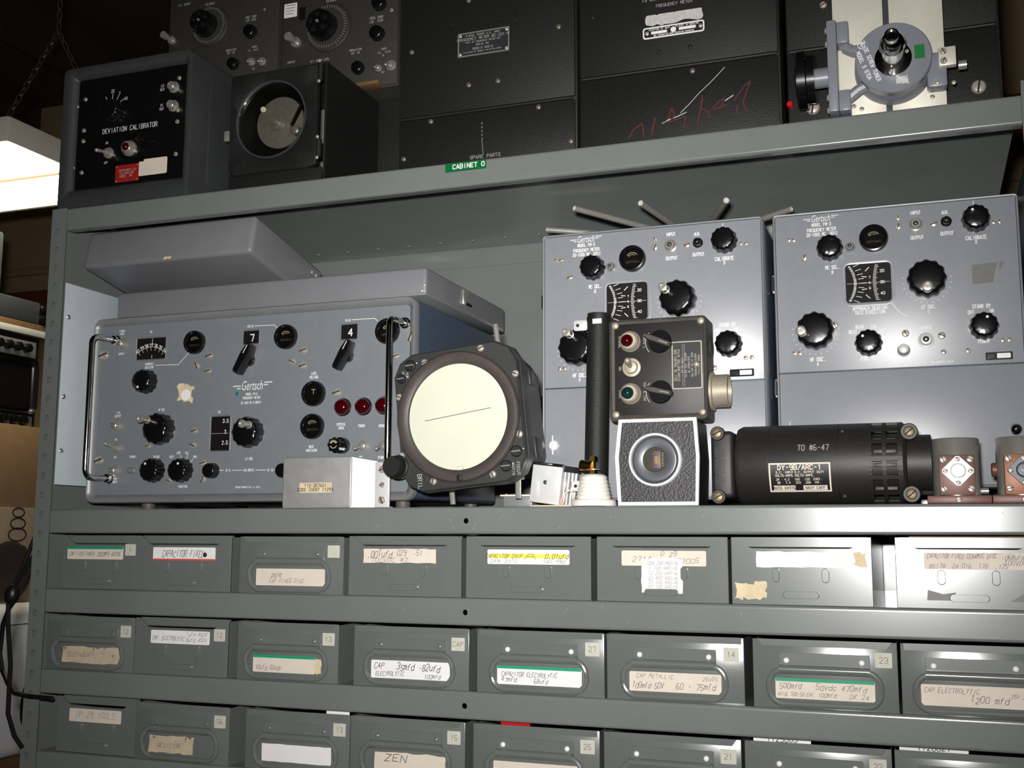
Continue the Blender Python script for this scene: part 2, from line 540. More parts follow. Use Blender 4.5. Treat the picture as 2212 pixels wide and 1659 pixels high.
def logo(parent, s, cx, cz, half, y, m='ink'):
    cu = bpy.data.curves.new('logo_text', 'FONT')
    cu.body = s
    cu.size = 1.0
    cu.shear = 0.3
    cu.resolution_u = 3
    ob = bpy.data.objects.new('logo_text', cu)
    COL.objects.link(ob)
    dg = bpy.context.evaluated_depsgraph_get()
    me = bpy.data.meshes.new_from_object(ob.evaluated_get(dg))
    xs = [v.co.x for v in me.vertices]
    ys = [v.co.y for v in me.vertices]
    w = half * 1.08
    sx = w / (max(xs) - min(xs))
    sz = sx * 1.75
    mx, my = (max(xs) + min(xs)) / 2, (max(ys) + min(ys)) / 2
    mb = MB()
    mb.add([(cx + (v.co.x - mx) * sx, y - 0.25, cz + (v.co.y - my) * sz) for v in me.vertices], [tuple(p.vertices) for p in me.polygons])
    bpy.data.objects.remove(ob, do_unlink=True)
    bpy.data.curves.remove(cu)
    U, V, N = frame(FRONT)
    for s_, off in ((-1, 0), (1, 0)):
        for k in range(2):
            a = half * (1.0 - 0.22 * k)
            mb.stroke([(s_ * half * 0.62, half * 0.05 - k * half * .11 + s_ * half * .06), (s_ * a, half * 0.05 - k * half * .11 + s_ * half * .06)], (cx, y, cz), U, V, half * 0.045, N, 0.25)
    return flat(mb, 'logo_lettering', m, parent)

# panel layouts in millimetres: (kind, x, z, radius, ...)
PANEL_WIDE = [
    ('jack', 101.2, 222.6, 7.6), ('screw', 71.6, 209.2, 6.8), ('screw', 72.5, 66.4, 6.3), ('win', 125.0, 200.0, 170.3, 228.3, 'dial'),
    ('meter', 217.7, 218.2, 15.7), ('screw', 239.8, 199.8, 4.9), ('screw', 221.4, 187.1, 4.6), ('screw', 239.3, 180.0, 4.7),
    ('knob', 144.2, 169.4, 15.4), ('patch', 204.8, 151.5, 7.3), ('dot', 283.9, 147.9, 3.0), ('big', 171.1, 105.2, 20.0, 160.3, 117.8),
    ('screw', 186.4, 102.2, 4.6), ('screw', 150.4, 84.3, 4.2), ('screw', 221.8, 102.0, 4.7), ('screw', 220.6, 83.1, 4.7), ('jack', 98.1, 112.1, 7.9),
    ('tog', 101.6, 82.4, 7.0, 96.5, 87.6), ('jack', 98.5, 52.3, 7.8), ('hole', 127.0, 52.0, 4.7), ('knob', 162.7, 51.4, 15.2),
    ('knob', 206.5, 50.6, 15.0), ('screw', 185.6, 37.4, 4.2), ('screw', 237.1, 60.1, 4.5), ('screw', 237.7, 38.6, 4.5), ('sknob', 252.0, 49.4, 9.8),
    ('win', 247.2, 75.2, 274.9, 119.2, 'drum'), ('t', 99.6, 238.9, 'SIGNAL\nINPUT', 2.6), ('t', 99.9, 209.5, 'OUTPUT', 2.6),
    ('t', 146.9, 236.8, 'MC', 2.9), ('t', 146.2, 191.2, 'HARMONIC\nSELECTOR', 2.9), ('line', 155.8, 191.1, 192.4, 190.3, 207.4, 204.7),
    ('t', 169.1, 131.2, 'HF OSC', 2.8), ('t', 99.4, 127.4, '1 MC\nOUTPUT', 2.9), ('t', 98.8, 93.6, 'INT.', 2.5), ('t', 99.2, 70.0, 'EXT.', 2.5),
    ('t', 99.3, 39.2, '1 MC\nINPUT', 2.8), ('t', 126.6, 70.1, 'PHONES', 2.8), ('t', 164.4, 69.3, 'VOLUME', 2.8), ('t', 188.2, 68.8, 'BEAT', 2.8),
    ('t', 198.9, 73.8, 'LOCK', 2.8), ('t', 212.4, 73.5, 'CAL.', 2.8), ('t', 225.1, 68.0, 'MOD.', 2.8), ('line', 201.6, 70.8, 203.5, 65.5),
    ('line', 213.0, 71.4, 209.7, 61.9), ('line', 221.9, 65.1, 214.0, 58.3), ('t', 207.2, 29.8, 'FUNCTION', 2.8), ('t', 259.0, 125.2, 'KC', 2.8),
    ('big', 306.9, 97.0, 19.1, 315.1, 105.1), ('win', 291.1, 212.2, 313.8, 228.9, '7'), ('bar', 300.9, 190.7, 20.4), ('meter', 355.1, 217.6, 16.1),
    ('screw', 380.5, 199.3, 5.1), ('screw', 364.5, 185.7, 4.7), ('screw', 380.0, 179.7, 5.1), ('win', 433.4, 210.1, 455.4, 228.3, '4'),
    ('bar', 443.5, 188.4, 19.4), ('meter', 498.3, 216.2, 16.2), ('meter', 397.4, 143.1, 16.2), ('meter', 396.9, 102.0, 16.1),
    ('screw', 429.1, 143.6, 5.3), ('lamp', 438.5, 124.7, 11.0), ('lamp', 467.1, 124.5, 10.9), ('lamp', 494.7, 124.6, 10.8),
    ('cap', 439.0, 77.1, 10.8), ('tog', 468.2, 76.0, 6.9, 466.3, 71.3), ('tog', 496.3, 75.3, 6.8, 495.1, 70.3), ('sknob', 359.0, 47.7, 9.3),
    ('screw', 529.2, 207.8, 6.2), ('screw', 509.6, 185.3, 4.5), ('t', 300.9, 235.0, '100 KC', 2.8),
    ('line', 307.5, 234.9, 336.8, 234.3, 340.8, 230.6), ('t', 442.3, 233.7, '10 KC', 2.7), ('line', 447.9, 234.1, 479.5, 233.9, 483.7, 230.3),
    ('t', 396.3, 166.6, 'LOCK\nVOLTAGE', 3.1), ('t', 436.4, 101.3, 'CRYSTAL\nOVEN', 3.0), ('t', 464.5, 100.9, 'POWER', 3.0),
    ('t', 494.0, 100.0, 'OPERATE', 2.9), ('t', 464.5, 62.2, 'OFF', 2.9), ('t', 494.4, 61.5, 'STAND BY', 2.9),
    ('t', 395.3, 74.6, 'BEAT\nINDICATOR', 3.0), ('t', 306.4, 146.6, 'MODEL FM-6', 2.9), ('t', 306.0, 141.8, 'FREQUENCY METER', 2.9),
    ('t', 305.4, 135.6, '20-1000 MC 0.0001%', 2.8), ('logo', 306.9, 157.8, 28.7), ('t', 305.7, 63.8, 'LF OSC', 3.1), ('t', 274.9, 49.6, 'AT 0', 2.9),
    ('t', 305.7, 49.4, 'CALIBRATE', 2.9), ('t', 337.2, 48.9, 'AT 10', 2.9), ('line', 258.4, 49.9, 268.4, 49.7), ('line', 281.5, 49.5, 296.4, 49.4),
    ('line', 315.7, 49.2, 330.8, 49.0), ('line', 343.4, 48.8, 349.2, 48.7), ('t', 305.7, 27.9, 'GERTSCH PRODUCTS INC. L.A. CALIF.', 1.9),
]
PANEL_TALL = [
    ('t', 55.8, -16.1, 'MODEL FM-3', 3.7), ('t', 55.9, -22.3, 'FREQUENCY METER', 3.7), ('t', 56.2, -27.7, '20-1000 MC .001%', 3.7),
    ('logo', 55.6, -8.5, 19.6), ('screw', 18.2, -31.7, 2.9), ('screw', 24.4, -32.0, 2.9), ('screw', 241.1, -30.8, 2.6), ('screw', 247.5, -30.9, 2.6),
    ('screw', 21.5, -166.5, 2.8), ('screw', 27.6, -166.8, 2.8), ('screw', 243.7, -164.1, 2.6), ('screw', 250.4, -164.1, 2.6),
    ('screw', 35.2, -54.6, 4.0), ('screw', 140.6, -16.7, 3.2), ('screw', 140.6, -26.8, 3.9), ('screw', 178.7, -26.9, 3.8),
    ('screw', 143.4, -150.6, 4.0), ('screw', 181.4, -155.3, 3.9), ('screw', 67.1, -136.6, 3.9), ('screw', 182.4, -173.9, 3.0),
    ('screw', 207.8, -173.8, 3.0), ('knob', 64.6, -45.7, 14.4), ('hole', 87.1, -46.3, 6.0), ('meter', 113.4, -38.2, 16.2),
    ('jack', 159.6, -26.4, 7.4), ('aux', 191.9, -25.7, 5.9), ('t', 159.5, -12.1, 'INPUT', 3.9), ('t', 160.3, -41.1, 'OUTPUT', 3.9),
    ('t', 191.5, -14.7, 'AUX.', 3.6), ('t', 192.1, -39.1, 'OUTPUT', 3.9), ('knob', 222.7, -25.9, 14.5), ('t', 222.1, -46.7, 'CALIBRATE', 4.1),
    ('t', 222.1, -51.7, 'D', 3.5), ('line', 221.1, -4.7, 220.9, -8.1), ('t', 66.9, -68.2, 'MC SEL.', 4.0), ('t', 66.7, -74.0, 'B', 3.7),
    ('win', 76.8, -116.1, 134.5, -62.9, 'dial3'), ('t', 106.2, -118.9, 'APPROACH READING', 4.0), ('t', 106.0, -123.8, 'THIS DIRECTION', 4.0),
    ('line', 146.2, -131.3, 140.2, -127.5, 134.3, -121.2, 130.4, -115.0), ('big', 168.4, -91.4, 20.7, 168.7, -104.8),
    ('t', 169.3, -121.7, 'LF OSC.', 3.8), ('t', 169.1, -127.5, 'C', 3.5), ('t', 223.8, -124.7, 'STAND BY', 4.0), ('t', 212.7, -131.1, 'OFF', 3.8),
    ('t', 234.0, -130.5, 'ON', 3.7), ('knob', 225.2, -147.6, 14.7), ('t', 224.2, -164.0, 'POWER', 4.0), ('big', 45.7, -143.0, 21.1, 32.0, -146.2),
    ('t', 46.8, -175.2, 'HF OSC.', 4.2), ('t', 46.7, -180.5, 'A', 3.6), ('t', 94.3, -140.2, 'READ', 3.9), ('t', 111.4, -140.5, 'CAL.', 3.9),
    ('t', 86.7, -145.7, 'BEAT', 3.9), ('t', 120.4, -145.9, 'MOD.', 3.8), ('knob', 103.4, -159.5, 14.5), ('t', 103.3, -177.3, 'FUNCTION', 4.0),
    ('button', 140.7, -169.9, 5.6), ('t', 164.2, -145.2, 'PHONES', 3.9), ('phone', 164.7, -159.6, 8.7),
    ('t', 164.9, -184.9, 'GERTSCH PRODUCTS, INC.   LOS ANGELES, CALIF.', 2.2), ('win', 225.2, -185.5, 252.6, -176.9, 'plate'),
    ('win', 216.0, -99.5, 249.6, -76.5, 'residue'),
]
PANEL_DEVIATION = [
    ('knob', 93.1, 539.7, 15.3), ('jack', 188.4, 562.0, 7.9), ('jack', 188.7, 535.8, 7.9), ('t', 118.6, 514.4, 'DEVIATION CALIBRATOR', 6.4),
    ('tog', 86.7, 482.3, 7.7, 81.8, 480.5), ('jewel', 120.7, 484.8, 11.0), ('fuse', 139.4, 495.8, 5.2), ('clip', 152.7, 490.1, 8.0),
    ('win', 98.7, 439.2, 136.9, 463.0, 'redplate'), ('win', 136.6, 444.4, 182.0, 467.2, 'creamlabel'),
    ('win', 94.2, 464.4, 144.4, 478.6, 'blacktape'), ('screw', 41.3, 565.1, 3.1), ('screw', 27.5, 556.5, 3.1), ('screw', 41.6, 520.2, 3.1),
    ('screw', 41.5, 504.9, 3.1), ('screw', 26.8, 468.3, 3.1), ('screw', 41.5, 460.0, 3.1), ('screw', 195.6, 574.3, 3.0),
    ('screw', 195.1, 529.4, 3.0), ('screw', 195.4, 513.5, 3.0), ('screw', 195.2, 468.7, 2.9), ('line', 87.6, 567.1, 87.4, 559.8),
    ('line', 98.5, 564.6, 94.9, 558.0), ('line', 106.7, 557.2, 100.1, 553.5), ('line', 75.5, 563.9, 78.7, 559.7), ('t', 87.4, 570.6, '25', 4.2),
    ('t', 99.2, 567.0, '5', 3.1), ('t', 110.1, 557.3, '50', 3.8), ('t', 169.2, 564.4, 'LO\nOUT', 3.4), ('t', 169.6, 537.1, 'HI\nOUT', 3.4),
    ('t', 81.9, 497.5, 'ON', 3.0), ('t', 82.1, 469.5, 'OFF', 3.0),
]
PANEL_GENERATOR_A = [
    ('dial', 122.5, 732.4, 31.4), ('peg', 53.9, 720.5, 6.4), ('knob', 194.8, 711.8, 10.0), ('knob', 166.5, 665.9, 8.8),
    ('tog', 197.5, 665.0, 6.1, 204.4, 656.1), ('tog', 216.0, 662.7, 6.1, 221.6, 653.6), ('t', 160.1, 687.2, 'MODULATION\nOFF  ON', 3.0),
    ('t', 200.8, 688.4, 'POWER', 2.9), ('t', 198.7, 683.5, 'FIL.  PLATE', 2.7), ('t', 201.0, 653.8, 'OFF', 2.7),
    ('t', 193.2, 734.3, 'FREQ. BAND\nLOW  HIGH', 3.2), ('t', 73.2, 776.1, 'R.F. OUTPUT', 3.3), ('t', 119.6, 769.5, 'CALIBRATE', 3.2),
    ('screw', 216.0, 744.9, 2.2),
]
PANEL_GENERATOR_B = [
    ('dial', 325.7, 698.0, 35.8), ('peg', 272.8, 683.6, 7.7), ('knob', 405.9, 675.8, 10.6), ('knob', 376.2, 628.9, 9.2),
    ('tog', 408.2, 624.3, 5.1, 412.5, 617.2), ('tog', 428.1, 625.8, 7.7, 429.0, 618.2), ('win', 250.3, 724.8, 271.9, 746.6, 'sticker'),
    ('win', 276.0, 717.7, 286.3, 737.1, 'bracket'), ('t', 402.7, 698.9, 'FREQ. BAND\nLOW   HIGH', 3.6),
    ('t', 370.3, 655.5, 'MODULATION\nOFF  ON', 3.2), ('t', 415.5, 652.6, 'POWER', 2.8), ('t', 416.3, 647.5, 'FIL.   PLATE', 2.8),
    ('t', 414.7, 642.8, 'ON', 2.6), ('t', 415.0, 617.8, 'OFF', 2.6), ('t', 264.7, 654.9, 'CARRIER', 3.1),
    ('t', 312.7, 650.9, 'R.F. OUTPUT LEVEL', 3.1), ('screw', 426.7, 709.1, 2.9), ('t', 328.9, 739.6, 'CALIBRATE', 3.1), ('knob', 408.1, 720.6, 10.2),
]

# ------------------------------------------------------------------ panel fittings (each one is a part of its instrument)
_cache = {}

def inst(key, maker, parent, pos):
    """shared-mesh part: maker() returns list of (name, MB, material, [children])"""
    if key not in _cache:
        _cache[key] = []
        for nm, mb, mt in maker():
            me = mb.build(nm, mt, None, org=(0, 0, 0))
            data = me.data
            bpy.data.objects.remove(me, do_unlink=True)
            _cache[key].append((nm, data))
    org = ORG.get(parent.name, (0, 0, 0))
    first = None
    for nm, data in _cache[key]:
        o = bpy.data.objects.new(nm, data)
        COL.objects.link(o)
        if first is None:
            o.parent = parent
            o.location = [(pos[i] - org[i]) / 1000 for i in range(3)]
            first = o
        else:
            o.parent = first
    return first

def screw(parent, x, y, z, r, N=FRONT, ang=None, m='screw'):
    r = round(r * 2) / 2
    ang = random.choice([0.3, 1.2, 2.0, 2.7]) if ang is None else ang
    def mk():
        a = MB().lathe([(r, 0), (r, r * .25), (r * .8, r * .5), (r * .3, r * .62)], (0, 0, 0), N, 14)
        U, V, Nn = frame(N)
        d = U * math.cos(ang) + V * math.sin(ang)
        e = V * math.cos(ang) - U * math.sin(ang)
        b = MB()
        vs = []
        for h in (r * .2, r * .66):
            for s, t in ((-1, -1), (1, -1), (1, 1), (-1, 1)):
                vs.append(d * (s * r * .9) + e * (t * r * .13) + Nn * h)
        b.add(vs, [(0, 3, 2, 1), (4, 5, 6, 7), (0, 1, 5, 4), (1, 2, 6, 5), (2, 3, 7, 6), (3, 0, 4, 7)])
        return [('screw', a, m), ('slot', b, 'slot')]
    return inst(('screw', r, tuple(N), ang, m), mk, parent, (x, y, z))

def rivet(parent, x, y, z, r, N=FRONT, m='screw', name='rivet'):
    return inst(('rivet', r, tuple(N), m, name), lambda: [(name, MB().lathe([(r, 0), (r * .85, r * .4), (r * .45, r * .65)], (0, 0, 0), N, 12), m)], parent, (x, y, z))

def knob(parent, x, y, z, r, h=None, dot=None, name='knob', flute=0.045, nf=12):
    h = h or r * 1.05
    o = MB().lathe([(r * 1.03, 0, 1), (r * 1.03, h * .2, 1), (r * .98, h * .3, 1), (r * .95, h * .8, 1), (r * .86, h * .95, .6), (r * .72, h, .1), (r * .3, h * 1.03, 0)],
                   (x, y, z), FRONT, 60, flute, nf).build(name, 'bakelite', parent, ang=50)
    if dot is not None:
        MB().lathe([(r * .12, 0), (r * .1, .5)], (x + math.cos(dot) * r * .58, y - h, z + math.sin(dot) * r * .58), FRONT, 10).build('index_dot', 'ink', o)
    return o

def big_knob(parent, x, y, z, r, hx, hz, name='tuning_knob'):
    h = r * .95
    o = MB().lathe([(r * 1.0, 0, 1), (r * 1.0, h * .3, 1), (r * .97, h * .8, 1), (r * .86, h * .97, .5), (r * .7, h, 0), (r * .25, h * 1.04, 0)],
                   (x, y, z), FRONT, 60, 0.045, 12).build(name, 'bakelite', parent, ang=50)
    d = math.hypot(hx - x, hz - z) or 1
    k = min(1.0, r * .72 / d)
    hx, hz = x + (hx - x) * k, z + (hz - z) * k
    MB().lathe([(5.2, -1), (5.2, 1.2), (4.2, 1.6), (4.2, 13), (5.2, 14), (5.2, 16), (3.0, 16.4), (3.0, 15.0)], (hx, y - h, hz), FRONT, 14).build('crank_handle', 'nickel', o)
    return o

def meter(parent, x, y, z, r, style='arc'):
    o = MB().lathe([(r, 0), (r, 4), (r * .94, 6.2), (r * .84, 6.6), (r * .74, 4.5), (r * .70, 2.2)], (x, y, z), FRONT, 32).build('meter', 'bakelite', parent, ang=50)
    MB().lathe([(r * .71, 0), (r * .71, 2.4)], (x, y, z), FRONT, 24).build('meter_face', 'dialface', o)
    mb = MB()
    U, V, N = frame(FRONT)
    if style == 'arc':
        pts = [(r * .44 * math.cos(a), r * .44 * math.sin(a)) for a in [math.radians(40 + 100 * i / 10) for i in range(11)]]
        mb.stroke(pts, (x, y - 2.4, z), U, V, r * .07, N, .25)
        mb.stroke([(r * .30 * math.cos(a), r * .30 * math.sin(a)) for a in [math.radians(55 + 70 * i / 5) for i in range(6)]], (x, y - 2.4, z), U, V, r * .05, N, .25)
        mb.stroke([(r * .44 * math.cos(math.radians(140)), r * .44 * math.sin(math.radians(140))), (r * .30 * math.cos(math.radians(140)), r * .28 * math.sin(math.radians(140)))], (x, y - 2.4, z), U, V, r * .07, N, .25)
        tx = MB()
        text(tx, '-GERTSCH-', x, z - r * .25, r * .15, y - 2.4, stroke=.14)
        flat(tx, 'maker_lettering', 'dimink', o)
    else:
        mb.stroke([(-r * .16, r * .32), (r * .16, r * .32)], (x, y - 2.4, z), U, V, r * .07, N, .25)
        mb.stroke([(0, r * .32), (0, -r * .02)], (x, y - 2.4, z), U, V, r * .07, N, .25)
    flat(mb, 'meter_scale', 'yellowink', o)
    MB().lathe([(r * .74, 4.0), (r * .74, 4.6)], (x, y, z), FRONT, 24).build('meter_glass', 'meterglass', o)
    return o

def jack(parent, x, y, z, r, m='nickel', name='jack'):
    o = MB().lathe([(r, 0), (r, 2), (r * .78, 2.6), (r * .72, 9), (r * .62, 9.6), (r * .42, 9.6), (r * .40, 3)], (x, y, z), FRONT, 20).build(name, m, parent)
    MB().lathe([(r * .42, 2.5), (r * .42, 3.2)], (x, y, z), FRONT, 14).build('socket', 'slot', o)
    MB().lathe([(r * .16, 3), (r * .13, 7)], (x, y, z), FRONT, 8).build('pin', 'nickel', o)
    return o

def toggle(parent, x, y, z, r, tx, tz, m='nickel'):
    o = MB().lathe([(r, 0), (r, 2.2), (r * .72, 2.6), (r * .66, 7), (r * .5, 7.6)], (x, y, z), FRONT, 18).build('toggle_switch', m, parent)
    d = Vector((tx - x, -16, tz - z))
    p0 = Vector((x, y - 6, z))
    p1 = p0 + d.normalized() * 15
    MB().cyl(p0, p1, r * .2, 10, r * .36).sphere(p1, r * .36, tuple(d.normalized()), 10, 4, True).build('lever', m, o)
    return o

def lamp(parent, x, y, z, r, m='red_lens'):
    o = MB().lathe([(r * 1.02, 0), (r * 1.02, 2), (r * .9, 3)], (x, y, z), FRONT, 22).build('indicator_lamp', 'bakelite', parent)
    MB().lathe([(r * .92, 2), (r * .92, 5), (r * .8, 8), (r * .5, 10.2), (r * .2, 11)], (x, y, z), FRONT, 22).build('lens', m, o)
    return o

def pointer_knob(parent, x, y, z, L, ang):
    ca, sa = math.cos(ang), math.sin(ang)
    def P(a, b):
        return (a * ca - b * sa, a * sa + b * ca)
    w = L * .32
    poly = [P(-L, -w * .6), P(L * .3, -w), P(L, -w * .5), P(L, w * .5), P(L * .3, w), P(-L, w * .6)]
    o = MB().lathe([(L * .42, 0), (L * .42, 6)], (x, y, z), FRONT, 20).build('pointer_knob', 'bakelite', parent)
    MB().prism(poly, (x, y - 4, z), FRONT, 0, 16, 3).build('grip', 'bakelite', o)
    mb = MB()
    U, V, N = frame(FRONT)
    mb.stroke([P(L * .35, 0), P(L * .9, 0)], (x, y - 20, z), U, V, 1.0, N, .3)
    flat(mb, 'index_line', 'ink', o)
    return o

def plate(parent, name, x0, x1, z0, z1, y, th, m, r=1.0, label=None):
    return MB().prism(rrect(x0, x1, z0, z1, r, 3), (0, y, 0), FRONT, 0, th).build(name, m, parent, label=label)

def window_ring(parent, x0, x1, z0, z1, y, b, m, r=2.0, depth=5.0, name='window_frame'):
    return MB().ringprism(rrect(x0 - b, x1 + b, z0 - b, z1 + b, r + b, 4), rrect(x0, x1, z0, z1, r, 4), (0, y, 0), FRONT,
                          [(0, 0), (0, .6), (.35, 1.0), (1, -0.2), (1, -.4)]).build(name, m, parent, ang=60)

def panel(parent, table, y, ox=0.0, oz=0.0, ink='ink', cranks=None, sw=.17, asp=.42):
    U, V, N = frame(FRONT)
    mb = MB()
    nb = 0
    dots = [4.4, 2.0, 1.2, 2.3, 3.9, 5.0]
    for it in table:
        k = it[0]
        if k == 't':
            s = it[3]
            text(mb, s, it[1] + ox, it[2] + oz, it[4], y, stroke=sw, aspect=asp, seed=1)
        elif k == 'line':
            mb.stroke([(it[i] + ox, it[i + 1] + oz) for i in range(1, len(it), 2)], (0, y, 0), U, V, .75, N, .25)
        elif k == 'logo':
            logo(parent, 'Gertsch', it[1] + ox, it[2] + oz, it[3], y)
        elif k == 'win':
            x0, z0, x1, z1 = it[1] + ox, it[2] + oz, it[3] + ox, it[4] + oz
            w = it[5]
            if w == 'dial':
                window_ring(parent, x0, x1, z0, z1, y, 2.2, 'panel')
                o = plate(parent, 'dial_window', x0, x1, z0, z1, y, .3, 'dialface', 1)
                tb = MB()
                for i, n in enumerate(('40', '39', '38', '37', '36', '35', '34')):
                    a = math.radians(128 - i * 13)
                    cx, cz = (x0 + x1) / 2 + 34 * math.cos(a), (z0 + z1) / 2 - 30 + 34 * math.sin(a)
                    text(tb, n, cx, cz, 4.6, y - .3, stroke=.16, aspect=.5, rot=a - PI / 2)
                    tb.stroke([(cx - 3.6 * math.cos(a), cz - 3.6 * math.sin(a)), (cx - 6.5 * math.cos(a), cz - 6.5 * math.sin(a))], (0, y - .3, 0), U, V, .5, N, .25)
                flat(tb, 'dial_lettering', 'ink', o)
                tb = MB()
                tb.stroke([((x0 + x1) / 2 + 2, z1 - 1), ((x0 + x1) / 2 + 2, z1 - 9)], (0, y - .3, 0), U, V, .8, N, .3)
                tb.stroke([((x0 + x1) / 2 + 2, z0 + 5), ((x0 + x1) / 2 + 2, z0 + 1)], (0, y - .3, 0), U, V, .8, N, .3)
                flat(tb, 'hairline', 'yellowink', o)
            elif w == 'drum':
                window_ring(parent, x0, x1, z0, z1, y, 2.2, 'panel')
                o = MB().prism(rrect(x0, x1, z0, z1, 1, 3), (0, y, 0), FRONT, 0, .3).build('drum_window', 'dialface', parent)
                tb = MB()
                for i, n in enumerate(('3.5', '3', '2.5')):
                    text(tb, n, x1 - 6, z1 - 6 - 14 * i, 4.4, y - .3, stroke=.16, aspect=.5)
                tb.stroke([(x0 + 1, (z0 + z1) / 2), (x1 - 1, (z0 + z1) / 2)], (0, y - .3, 0), U, V, .25, N, .25)
                flat(tb, 'drum_lettering', 'ink', o)
            elif w in '74':
                window_ring(parent, x0, x1, z0, z1, y, 2.0, 'panel')
                o = plate(parent, 'digit_window', x0, x1, z0, z1, y, .3, 'dialface', 1)
                tb = MB()
                text(tb, w, (x0 + x1) / 2 + 2, (z0 + z1) / 2 - 1, 8.5, y - .3, stroke=.17)
                flat(tb, 'digit', 'ink', o)
            elif w == 'dial3':
                window_ring(parent, x0 + 4.5, x1 - 4.5, z0 + 4.5, z1 - 4.5, y, 4.5, 'panel_pale', 5.0)
                o = plate(parent, 'dial_window', x0 + 4, x1 - 4, z0 + 4, z1 - 4, y, .3, 'dialface', 4)
                x0, x1, z0, z1 = x0 + 5, x1 - 5, z0 + 5, z1 - 5
                cz = (z0 + z1) / 2
                tb = MB()
                for i in range(17):
                    dz = (i - 8) * (z1 - z0) / 17.5
                    bx = x0 + 9.5 - (dz / 9.0) ** 2 * 1.25
                    text(tb, str(30 + i), bx, cz + dz, 1.9, y - .3, stroke=.2, aspect=.6)
                    if i % 2 == 0:
                        tb.stroke([(bx + 4, cz + dz), (bx + 10, cz + dz + dz * .12)], (0, y - .3, 0), U, V, .6, N, .25)
                for i in range(33):
                    dz = (i - 16) * (z1 - z0) / 34
                    bx = x0 + 29 + (dz / 9.0) ** 2 * .55
                    tb.stroke([(bx, cz + dz), (bx + (3.2 if i % 5 else 4.6), cz + dz)], (0, y - .3, 0), U, V, .4, N, .25)
                for i, n in enumerate(('20', '30', '40')):
                    text(tb, n, x1 - 8.5, cz + 13 - 13 * i, 3, y - .3, stroke=.18)
                for i, n in enumerate(('7', '6', '5')):
                    dz = 7 - 7 * i
                    tb.stroke([(x0 + 17, cz + dz * 1.1), (x0 + 22, cz + dz)], (0, y - .3, 0), U, V, .8, N, .25)
                    text(tb, n, x0 + 25.5, cz + dz * .9, 2.4, y - .3, stroke=.2)
                for s_ in (-1, 1):
                    tb.stroke([(x0 + 21, cz + s_ * 14), (x0 + 25, cz + s_ * 18)], (0, y - .3, 0), U, V, .9, N, .25)
                tb.stroke([(x0 + .5, cz), (x1 - .5, cz)], (0, y - .3, 0), U, V, .3, N, .25)
                flat(tb, 'dial_lettering', 'ink', o)
            elif w == 'plate':
                o = plate(parent, 'fuse_plate', x0, x1, z0, z1, y, .8, 'bakelite', 1)
                plate(o, 'fuse', x0 + 2, x0 + 9, z0 + 2.4, z1 - 2.4, y - .8, .8, 'chrome', .8)
                plate(o, 'fuse_cover', x0 + 11.5, x1 - 2.2, z0 + 1.6, z1 - 1.6, y - .8, 1.2, 'white_trim', .8)
            elif w == 'residue':
                if cranks and cranks.get('residue'):
                    MB().prism([(x0, z0), (x0 + (x1 - x0) * .62, z0 + 1), (x0 + (x1 - x0) * .78, z1), (x0, z1 - 1)], (0, y, 0), FRONT, 0, .2).build('label_residue', 'residue', parent)
                    MB().prism([(x0 + (x1 - x0) * .82, z0 + 12), (x1, z1), (x0 + (x1 - x0) * .86, z1)], (0, y, 0), FRONT, 0, .2).build('label_residue', 'residue', parent)
            elif w == 'redplate':
                o = plate(parent, 'name_plate', x0, x1, z0, z1, y, .6, 'red_plate', 1)
                tb = MB()
                text(tb, 'INSTRUMENT CO\nCALIBRATOR\nMODEL  NO.', (x0 + x1) / 2, (z0 + z1) / 2, 2.6, y - .6, stroke=.15)
                flat(tb, 'plate_lettering', 'inkgrey', o)
                for a in (x0 + 2, x1 - 2):
                    for b in (z0 + 2, z1 - 2):
                        rivet(o, a, y - .6, b, 1.0)
            elif w == 'creamlabel':
                plate(parent, 'paper_label', x0, x1, z0, z1, y, .3, 'paper_cream', 2)
            elif w == 'blacktape':
                plate(parent, 'black_tape', x0, x1, z0, z1, y, .3, 'bakelite', 1)
            elif w == 'sticker':
                o = plate(parent, 'paper_sticker', x0, x1, z0, z1, y, .3, 'paper_white', 1)
                tb = MB()
                for q in range(4):
                    tb.stroke([(x0 + 3, z1 - 3 - q * (z1 - z0) / 5), (x1 - 3 - q, z1 - 3 - q * (z1 - z0) / 5)], (0, y - .3, 0), U, V, 1.0, N, .2)
                flat(tb, 'sticker_print', 'penink', o)
            elif w == 'bracket':
                plate(parent, 'indicator_slot', x0, x1, z0, z1, y, 1.0, 'dialface', 1)
        else:
            x, z, r = it[1] + ox, it[2] + oz, it[3]
            if k == 'screw':
                screw(parent, x, y, z, r)
            elif k == 'knob':
                knob(parent, x, y, z, r, dot=dots[nb % 6] if (cranks and cranks.get('dots')) else None)
                nb += 1
            elif k == 'sknob':
                knob(parent, x, y, z, r, h=12, flute=.02, nf=20, name='trim_knob')
            elif k == 'big':
                if cranks and cranks.get('ticks'):
                    for q in range(15):
                        a = math.radians(170 + 14 * q)
                        mb.stroke([(r * 1.2 * math.cos(a), r * 1.2 * math.sin(a)), (r * 1.28 * math.cos(a), r * 1.28 * math.sin(a))], (x, y, z), U, V, .45, N, .25)
                hx, hz = it[4] + ox, it[5] + oz
                if cranks and 'big' in cranks:
                    q = cranks['big'].pop(0)
                    hx, hz = x + math.cos(q) * r, z + math.sin(q) * r
                big_knob(parent, x, y, z, r, hx, hz)
            elif k == 'meter':
                meter(parent, x, y, z, r, 'line' if abs(it[2] - 143.1) < .2 else 'arc')
            elif k in ('jack',):
                jack(parent, x, y, z, r)
            elif k == 'phone':
                jack(parent, x, y, z, r, 'alum_bright', 'phone_jack')
            elif k == 'aux':
                jack(parent, x, y, z, r, 'bakelite', 'auxiliary_jack')
            elif k == 'hole':
